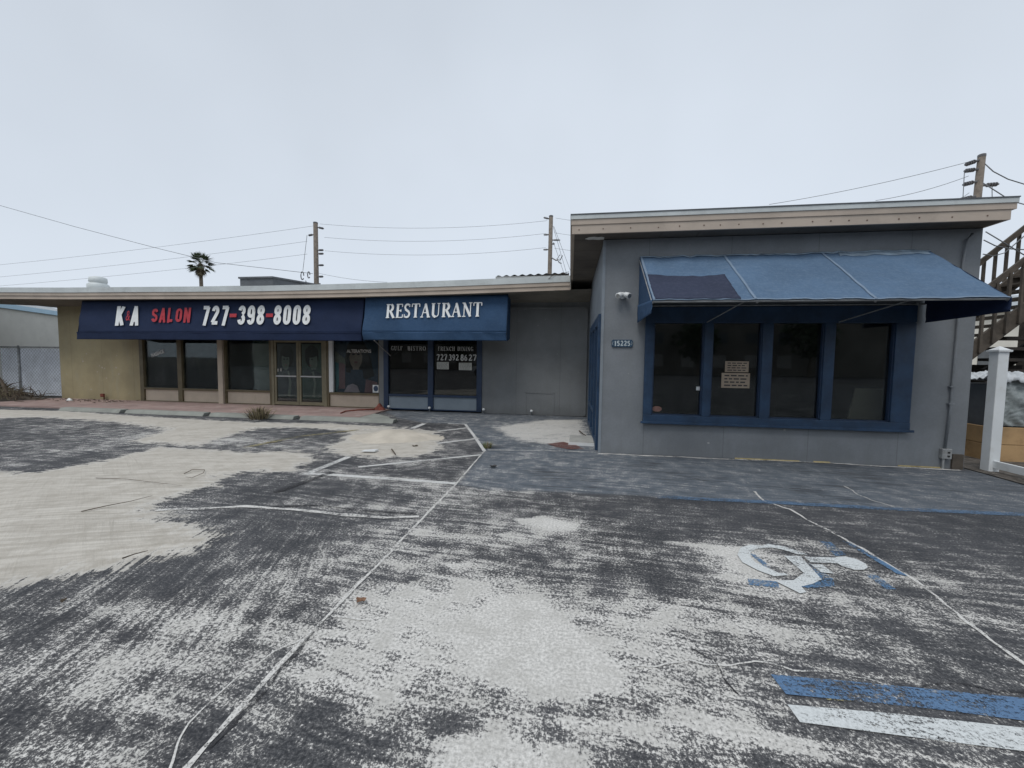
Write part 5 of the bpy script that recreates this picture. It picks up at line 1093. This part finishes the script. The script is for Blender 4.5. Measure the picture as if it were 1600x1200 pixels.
# ================================================================== LEFT NEIGHBOUR, FENCE, BRUSH
NB = thing('neighbour_building', (-24, 16, 0), 'pale cream building with light blue roof edge left of the olive wall', 'building')
MB().hexa([(-21.15,9.0,0),(-26.1,18,0),(-45,18,0),(-45,9.0,0)], [(-21.15,9.0,3.42),(-26.1,18,3.42),(-45,18,3.42),(-45,9.0,3.42)]).build('wall', M['neigh_wall'], NB)
MB().hexa([(-21.0,8.8,3.42),(-26.0,18.2,3.42),(-45,18.2,3.42),(-45,8.8,3.42)], [(-21.0,8.8,3.62),(-26.0,18.2,3.62),(-45,18.2,3.62),(-45,8.8,3.62)]).build('roof_edge', M['neigh_blue'], NB)
MB().add([(-21.1,8.9,3.625),(-26.1,18.1,3.625),(-45,18.1,3.625),(-45,8.9,3.625),(-29,13.5,5.0),(-38,13.5,5.0)], [(0,1,4),(1,2,5,4),(2,3,5),(3,0,4,5)]).build('roof', M['neigh_roof'], NB)
MB().tube([(-21.6,9.98,1.95),(-21.55,9.95,2.2),(-21.45,9.9,2.3),(-21.35,9.9,2.2),(-21.35,9.9,1.0)], .03).build('pipe', M['flashing'], NB)
FN = thing('chain_link_fence', (-18.3, 11, 0), 'galvanised chain link fence closing the gap left of the olive wall', 'fence')
fy = 11.3; fx0, fx1, fz = -20.3, -17.15, 1.72
mb = MB(); s_ = .13
u = fx0 - fz
while u < fx1:
    for sg in (1, -1):
        # diagonal wires
        if sg == 1: a = (u, 0); b = (u+fz, fz)
        else: a = (u+fz, 0); b = (u, fz)
        (xa_, za_), (xb_, zb2) = a, b
        if xa_ > xb_: xa_, za_, xb_, zb2 = xb_, zb2, xa_, za_
        lo, hi = max(xa_, fx0), min(xb_, fx1)
        if hi > lo:
            f = lambda x: za_ + (zb2-za_)*(x-xa_)/(xb_-xa_)
            mb.bar((lo, fy+.003*sg, f(lo)+.04), (hi, fy+.003*sg, f(hi)+.04), .004)
    u += s_
mb.build('mesh', M['fence_wire'], FN)
MB().box(fx0+.02,fx1-.02,fy+.03,fy+.036,.05,fz).build('privacy_screen', mat('screen', (.78,.81,.86), .7, .12, 2, (.35,.36,.38), .5, .2), FN)
MB().tube([(fx0,fy,fz+.04),(fx1,fy,fz+.04)], .024).build('top_rail', M['galv'], FN, smooth=True)
for x in (-19.45, fx1): MB().tube([(x,fy,0),(x,fy,fz+.1)], .03).build('post', M['galv'], FN, smooth=True)
# white background surface beyond the fence: gravel yard already pale; brush pile
rnd = random.Random(11)
BP = thing('brush_pile', (-17.6, 10.2, 0), 'dark heap of palm debris, branches and dry grass in front of the chain link fence', 'brush pile')
mo = mound('debris_heap', -18.2, 10.2, 1.35, .7, .30, None, None, mat('debris', (.06,.05,.04), .95, .5, 5, (.16,.14,.11), .6, 1, 25), 40, .10); mo.parent = BP; mo.matrix_parent_inverse = Matrix.Translation(BP.location).inverted()
mb = MB()
for i in range(170):
    a = rnd.uniform(0,2*math.pi); r0_ = rnd.random(); p = Vector((-18.1+1.3*r0_*math.cos(a), 10.1+.7*r0_*math.sin(a), .05+.36*(1-r0_))); d = Vector((rnd.uniform(-1,1), rnd.uniform(-.6,.6), rnd.uniform(-.2,.6))).normalized()*rnd.uniform(.15,.6)
    mb.tube([p, p+d*.5+Vector((0,0,.03)), p+d], [.012,.01,.004], 4)
mb.tube([(-17.55,9.9,.25),(-17.75,9.9,.62),(-17.9,9.9,.8)], [.05,.04,.03], 6)
mb.build('branches', M['twig'], BP)
mb = MB()
for i in range(260):
    cx_ = rnd.choice((-18.6,-18.35,-17.75,-17.6)); p = Vector((cx_+rnd.gauss(0,.16), 9.9+rnd.gauss(0,.15), .05+.2*rnd.random())); d = Vector((rnd.uniform(-.4,.4), rnd.uniform(-.3,.1), 1)).normalized()*rnd.uniform(.15,.5)
    mb.add([p-Vector((.006,0,0)), p+Vector((.006,0,0)), p+d], [(0,1,2)])
mb.build('dry_grass', M['dry_grass'], BP)
BP2 = thing('leaf_litter', (-16.0, 10.3, 0), 'scattered dark twigs and litter along the foot of the olive wall', 'litter')
BP2['kind'] = 'stuff'
mb = MB()
for i in range(110):
    p = Vector((rnd.uniform(-17.4,-13.9), rnd.gauss(10.45,.2), .04)); d = Vector((rnd.uniform(-1,1), rnd.uniform(-.5,.5), rnd.uniform(0,.25)))*rnd.uniform(.04,.22)
    mb.tube([p, p+d], [.009,.004], 4)
mb.build('twigs', M['twig'], BP2)
o = mound('plastic_scrap', -15.9, 10.35, .16, .10, .10, 'crumpled white plastic scrap on the pavement before the olive wall', 'scrap', M['white_plastic'], 14, .05)

# ================================================================== RIGHT SIDE: vinyl fence, planter, stairs
VF = thing('vinyl_fence', (6.0, 6.5, 0), 'white vinyl fence post and low rail at the right edge of the photo', 'fence')
vx, vy = 6.03, 6.52
MB().box(vx-.065, vx+.065, vy-.065, vy+.065, -.01, 1.72).build('post', M['vinyl'], VF, bevel=.008)
cp = MB(); cp.box(vx-.085, vx+.085, vy-.085, vy+.085, 1.72, 1.745); cp.add([(vx-.075,vy-.075,1.745),(vx+.075,vy-.075,1.745),(vx+.075,vy+.075,1.745),(vx-.075,vy+.075,1.745),(vx,vy,1.80)], [(0,1,4),(1,2,4),(2,3,4),(3,0,4)]); cp.build('post_cap', M['vinyl'], VF)
MB().box(vx-.02, vx+.02, 2.6, vy-.065, .06, .17).build('bottom_rail', M['vinyl'], VF, bevel=.006)
MB().box(vx-.02, vx+.02, 4.6, 4.72, .17, .3).build('rail_bracket', M['vinyl'], VF)
PL = thing('wooden_planter', (7.4, 7.6, 0), 'box of new yellow wooden planks behind the white fence rail', 'planter')
mb = MB()
px0, px1, py0, py1 = 6.62, 8.6, 7.2, 8.3
for k, z in enumerate((.0,.28)):
    o = MB(); o.box(px0, px1, py0, py0+.04, z+.0, z+.272); o.box(px0, px0+.04, py0+.04, py1, z, z+.272); o.box(px0+.04, px1, py1-.04, py1, z, z+.272); o.build('plank', M['wood_new'], PL, bevel=.004)
tarp = fabric_mat('tarp', (.22,.25,.25), (.5,.53,.54), .5, .35)
vs = []; fs = []; nx_, nz_ = 90, 50
for j in range(nz_+1):
    for i in range(nx_+1):
        x = 6.66+1.9*i/nx_; z = .56+.78*j/nz_ + .07*mnoise.noise(Vector((x*2,0,1)))*(j/nz_)
        vs.append((x + .03*mnoise.noise(Vector((x*3,z*3,0))), 7.26 + .07*mnoise.noise(Vector((x*2.2+z*2, z*3, 2))) + .06*abs(mnoise.noise(Vector((x*6+z*4, z*5-x*2, 5)))) + .02*abs(mnoise.noise(Vector((x*15-z*9, z*11, 5)))), z))
for j in range(nz_):
    for i in range(nx_): a = j*(nx_+1)+i; fs.append((a,a+1,a+nx_+2,a+nx_+1))
TP = thing('plastic_sheeting', (7.4, 7.3, .56), 'grey translucent plastic sheeting wrapped over goods on the wooden planks', 'plastic sheet')
o = MB().add(vs, fs).build('front_sheet', tarp, TP, smooth=True); sm_ = o.modifiers.new('t','SOLIDIFY'); sm_.thickness = .006
vs = []; fs = []
for j in range(nz_+1):
    for i in range(nx_+1):
        x = 6.64+1.95*i/nx_; y_ = 7.22+.95*j/nz_
        vs.append((x, y_, 1.33+.10*mnoise.noise(Vector((x*2,y_*2,1)))+.10*abs(mnoise.noise(Vector((x*9,y_*8,3))))+.05*abs(mnoise.noise(Vector((x*21,y_*17,3))))-.10*math.exp(-j*.8)))
for j in range(nz_):
    for i in range(nx_): a = j*(nx_+1)+i; fs.append((a,a+1,a+nx_+2,a+nx_+1))
o = MB().add(vs, fs).build('crumpled_top', mat('tarp_top', (.5,.53,.55), .35, .15, 6, (.2,.22,.23), .6, .3, 12), TP, smooth=True); sm_ = o.modifiers.new('t','SOLIDIFY'); sm_.thickness = .006
MB().box(6.72, 8.5, 7.42, 8.2, .5, 1.22).build('wrapped_goods', M['dark_grey'], TP)
# staircase: flight rising to the right
ST = thing('wooden_staircase', (8.5, 9.2, 0), 'weathered wooden outdoor staircase rising to the right behind the restaurant', 'staircase')
slope = .93
sx0, sz0 = 7.25, 1.38    # near stringer lower centre line passes here
def zl(x): return sz0 - .12 + (x-sx0)*slope
for yy in (9.0, 10.1):
    MB().bar((6.2,yy,zl(6.2)),(11.5,yy,zl(11.5)), .05, .27).build('stringer', M['wood_grey'], ST)
    MB().bar((6.2,yy-.03,zl(6.2)+1.06),(11.5,yy-.03,zl(11.5)+1.06), .05, .10).build('handrail', M['wood_grey'], ST)
x = 6.3
while x < 11.4:
    for yy in (8.95, 10.16):
        MB().box(x-.022, x+.022, yy-.022, yy+.022, zl(x)-.12, zl(x)+1.03).build('baluster', M['wood_grey'], ST)
    x += .205
x = 6.4
while x < 11.4:
    MB().box(x-.16, x+.14, 9.03, 10.07, zl(x)-.02, zl(x)+.02).build('tread', M['wood_grey'], ST); x += .2
for (x, y_) in ((9.9,9.0),(9.9,10.1),(7.35,10.1)): MB().box(x-.07,x+.07,y_-.07+.1,y_+.07+.1,0,zl(x)+.0).build('support_post', M['wood_grey'], ST)
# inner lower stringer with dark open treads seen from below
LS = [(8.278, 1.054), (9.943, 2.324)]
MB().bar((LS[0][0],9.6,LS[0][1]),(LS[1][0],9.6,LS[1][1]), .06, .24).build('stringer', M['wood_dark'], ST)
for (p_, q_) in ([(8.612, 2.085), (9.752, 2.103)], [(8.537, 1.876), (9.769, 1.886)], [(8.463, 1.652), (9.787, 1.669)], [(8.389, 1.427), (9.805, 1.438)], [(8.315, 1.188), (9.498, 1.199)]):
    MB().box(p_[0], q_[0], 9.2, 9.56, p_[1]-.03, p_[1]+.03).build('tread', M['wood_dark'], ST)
MB().box(7.2, 9.6, 9.9, 9.95, 0, 1.55).build('dark_backing', M['wood_dark'], ST)  # plain dark sheet closing off the space below the stairs
# pale house further back right
HB = thing('rear_house', (26, 30, 0), 'pale house far behind the wooden staircase', 'house')
MB().box(17, 42, 26, 36, 0, 4.6).build('wall', M['neigh_wall'], HB)
MB().hexa([(16.6,25.6,4.6),(42.4,25.6,4.6),(42.4,36.4,4.6),(16.6,36.4,4.6)],[(20,29,6),(39,29,6),(39,33,6),(20,33,6)]).build('roof', M['neigh_roof'], HB)
for x in (19,23,27,31): MB().box(x,x+1.2,25.96,26.02,1.2,2.6).build('window', M['dark_grey'], HB)
dirt = MB(); dirt.add([(5.76,5.2,.012),(9.5,4.2,.012),(12,7,.012),(12,12,.012),(5.76,12,.012),(5.80,6.3,.012)], [(0,1,2,3,4,5)])
tag(dirt.build('dirt_strip', mat('dirt', (.075,.065,.055), .95, .5, 6, (.3,.28,.25), .7, 1, 25)), kind='structure')
ry = MB(); ry.add([(5.8,10.4,.016),(30,10.4,.016),(30,26,.016),(5.8,26,.016)], [(0,1,2,3)]); tag(ry.build('sandy_yard', M['sand']), kind='structure')

# ================================================================== SMALL GROUND ITEMS
SC = [(-7.449, 8.481), (-1.349, 6.525), (-2.259, 8.436)]
tuft('dry_bush', (SC[0][0], SC[0][1], .02), .36, .60, 300, [M['dry_grass'], M['dry_grass'], M['twig']], 'wispy dry weed clump growing at the pavement edge before the salon doors', 'weed', 4, .006, 1)
tuft('weed_clump', (SC[1][0]-.02, SC[1][1], .0), .13, .16, 90, [M['weed'], M['dry_grass']], 'small green and yellow weed at the corner of the blue grey walkway', 'weed', 5, .006, 1)
def twig(pts, r, label):
    P_ = [(x, y_, .035+.03*abs(mnoise.noise(Vector((x*5,y_*5,0))))) for x, y_ in pts]
    o = bpy.data.objects.new('twig', MB().tube(P_, [r*(1-.6*i/(len(P_)-1)) for i in range(len(P_))], 5).mesh('twig')); C.objects.link(o); o.data.materials.append(M['twig']); tag(o, label, 'twig', 'twigs lying on the sand')
twig([(-4.505, 2.976), (-4.431, 3.118), (-4.339, 3.272), (-4.304, 3.446)], .005, 'longest straight dark stick lying on the broad sand patch')
twig([(-4.731, 4.173), (-4.768, 4.308), (-4.637, 4.362), (-4.527, 4.24), (-4.472, 4.037), (-4.569, 4.044)], .005, 'looped thin twig near the far side of the sand patch')
twig([(-5.56, 3.83), (-5.147, 3.858), (-4.646, 3.808), (-4.293, 3.76)], .004, 'long wavy twig left of the looped twig on the sand')
twig([(-3.14, 2.297), (-3.128, 2.363), (-3.112, 2.443)], .006, 'short twig near the lower edge of the sand patch')
twig([(-5.076, 5.903), (-4.927, 6.091), (-4.509, 6.021)], .005, 'curved twig on the narrow sand tongue near the bay lines')
twig([(-2.825, 5.934), (-2.618, 5.63), (-2.673, 5.702)], .012, 'stubby twig at the front of the sand heap')
twig([(-2.965, 1.844), (-2.969, 1.868)], .012, 'tiny black stick on the streaked asphalt at left')
lf = [(-1.239, 2.165), (-1.032, 5.315), (-2.591, 6.318)]
def leaf(c, s, m, label, name='fallen_leaf', cat='leaf'):
    vs = []; n = 10
    for i in range(n): a = 2*math.pi*i/n; rr = s*(1+.3*math.sin(3*a)); vs.append((c[0]+rr*math.cos(a), c[1]+rr*.8*math.sin(a), .02+.35*s*abs(math.sin(a*1.5))))
    vs.append((c[0], c[1], .012)); o = MB().add(vs, [(i,(i+1)%n,n) for i in range(n)]).build(name, m); sm_ = o.modifiers.new('t','SOLIDIFY'); sm_.thickness = .002; tag(o, label, cat)
leaf(lf[0], .03, M['leaf_brown'], 'curled brown leaf on the asphalt beside the long seam')
leaf(lf[1], .05, M['black'], 'small black curled scrap on the blue grey walkway', 'scrap', 'scrap')
leaf(lf[2], .05, M['twig'], 'dark curled leaf on the right side of the sand heap')
c_ = [(-3.121, 5.783)][0]
o = MB().hexa([(c_[0]-.12,c_[1]-.05,.03),(c_[0]+.10,c_[1]-.03,.03),(c_[0]+.12,c_[1]+.05,.03),(c_[0]-.10,c_[1]+.03,.03)],[(c_[0]-.12,c_[1]-.05,.04),(c_[0]+.10,c_[1]-.03,.055),(c_[0]+.12,c_[1]+.05,.06),(c_[0]-.10,c_[1]+.03,.045)]).build('paper_scrap', M['white_plastic']); tag(o, 'flat white paper scrap at the front of the sand heap', 'scrap')
RD = thing('rusty_debris', (-5.5, 10.6, 0), 'crumpled rust red scrap with a trailing brown cord at the post between salon and bistro', 'debris')
o = mound('scrap', -5.42, 10.62, .24, .18, .20, None, None, M['rust'], 20, .10); o.parent = RD; o.matrix_parent_inverse = Matrix.Translation(RD.location).inverted()
MB().tube([(-5.5,10.5,.05),(-5.9,10.3,.05),(-6.1,10.0,.05),(-6.0,9.6,.05)], [.035,.025,.02,.02], 6).build('cord', M['rust'], RD, smooth=True)
rs = [(-0.199, 7.14), (0.032, 6.812), (0.192, 6.598), (-0.074, 6.591), (-0.302, 6.846)]
mark(flatpoly([(-0.37, 7.048), (-0.085, 7.28), (0.146, 7.046), (0.272, 6.761), (0.032, 6.662), (-0.211, 6.813)], .010).build('rust_stain', paint_mat('rust_p', (.16,.07,.06), .47)), '')
twig([(0.234, 8.347), (0.313, 7.934), (0.378, 7.684)], .015, 'brown twig beside the low concrete step')

# ================================================================== ACROSS THE STREET (seen only as reflections in the panes)
mb = MB(); mb.add([(-60,-36,.004),(60,-36,.004),(60,-22,.004),(-60,-22,.004)], [(0,1,2,3)]); tag(mb.build('road', mat('road', (.07,.07,.075), .85, .15, 1)), kind='structure')
OP = thing('opposite_building', (0,-44,0), 'long tan two storey building across the street, added large to darken the pane reflections', 'building')
MB().box(-60, 75, -54, -40, 0, 10.5).build('wall', mat('opp', (.20,.18,.155), .8, .2, .4), OP)  # added out of view, tall and wide so the panes reflect dark
for i in range(18): x = -39+3.8*i; MB().box(x,x+1.6,-40.05,-39.99,1,2.6).build('window', M['p_light'], OP); MB().box(x,x+1.6,-40.05,-39.99,4,5.4).build('window', M['dark_grey'], OP)
rnd = random.Random(2)
for i, x in enumerate((-30,-17,-8,6,15,27)):
    t_ = thing('street_tree', (x,-36,0), ['round dark tree','tall dark tree','low bushy tree','broad dark tree','narrow dark tree','leafy dark tree'][i] + ' across the street, seen only reflected in the panes', 'tree', 'trees across the street')
    MB().tube([(x,-36,0),(x+.2,-36,3.5)], [.2,.12], 8).build('trunk', M['bark'], t_)
    mb = MB(); hh = rnd.uniform(6,8.5)
    for k in range(700):
        a = rnd.uniform(0,2*math.pi); u = rnd.uniform(-1,1); rr = rnd.random()**.4; rad = 2.4+.6*math.sin(3*a+i)
        p = Vector((x+rad*rr*math.cos(a)*math.sqrt(1-u*u), -36+rad*rr*math.sin(a)*math.sqrt(1-u*u), hh*.62+hh*.36*rr*u)); v1 = Vector((rnd.gauss(0,1),rnd.gauss(0,1),rnd.gauss(0,1))).normalized()*.32; v2 = v1.cross(Vector((rnd.gauss(0,1),rnd.gauss(0,1),1))).normalized()*.2
        mb.add([p-v1, p+v2, p+v1, p-v2], [(0,1,2,3)])
    mb.build('crown', M['green_tree'], t_)
CR = thing('parked_car', (-8.0,-17,0), 'white hatchback parked behind the viewer, seen only reflected in the bistro window', 'car')
cx0, cy0 = -9.9, -17.9
side = [(0,.35),(.05,.75),(.9,.95),(1.55,1.45),(3.4,1.5),(4.1,1.0),(4.3,.8),(4.3,.35)]
MB().prism([(cx0+a, b) for a, b in side], 'y', cy0, cy0+1.75).build('body', M['car_white'], CR, bevel=.05)
MB().prism([(cx0+a, b) for a, b in ((1.1,.98),(1.65,1.4),(3.3,1.43),(3.85,1.0))], 'y', cy0-.01, cy0+1.76).build('side_window', M['black'], CR)
for wx in (.85,3.45):
    for wy in (cy0+.1, cy0+1.65): MB().tube([(cx0+wx,wy-.12,.33),(cx0+wx,wy+.12,.33)], .33, 20).build('wheel', M['black'], CR)
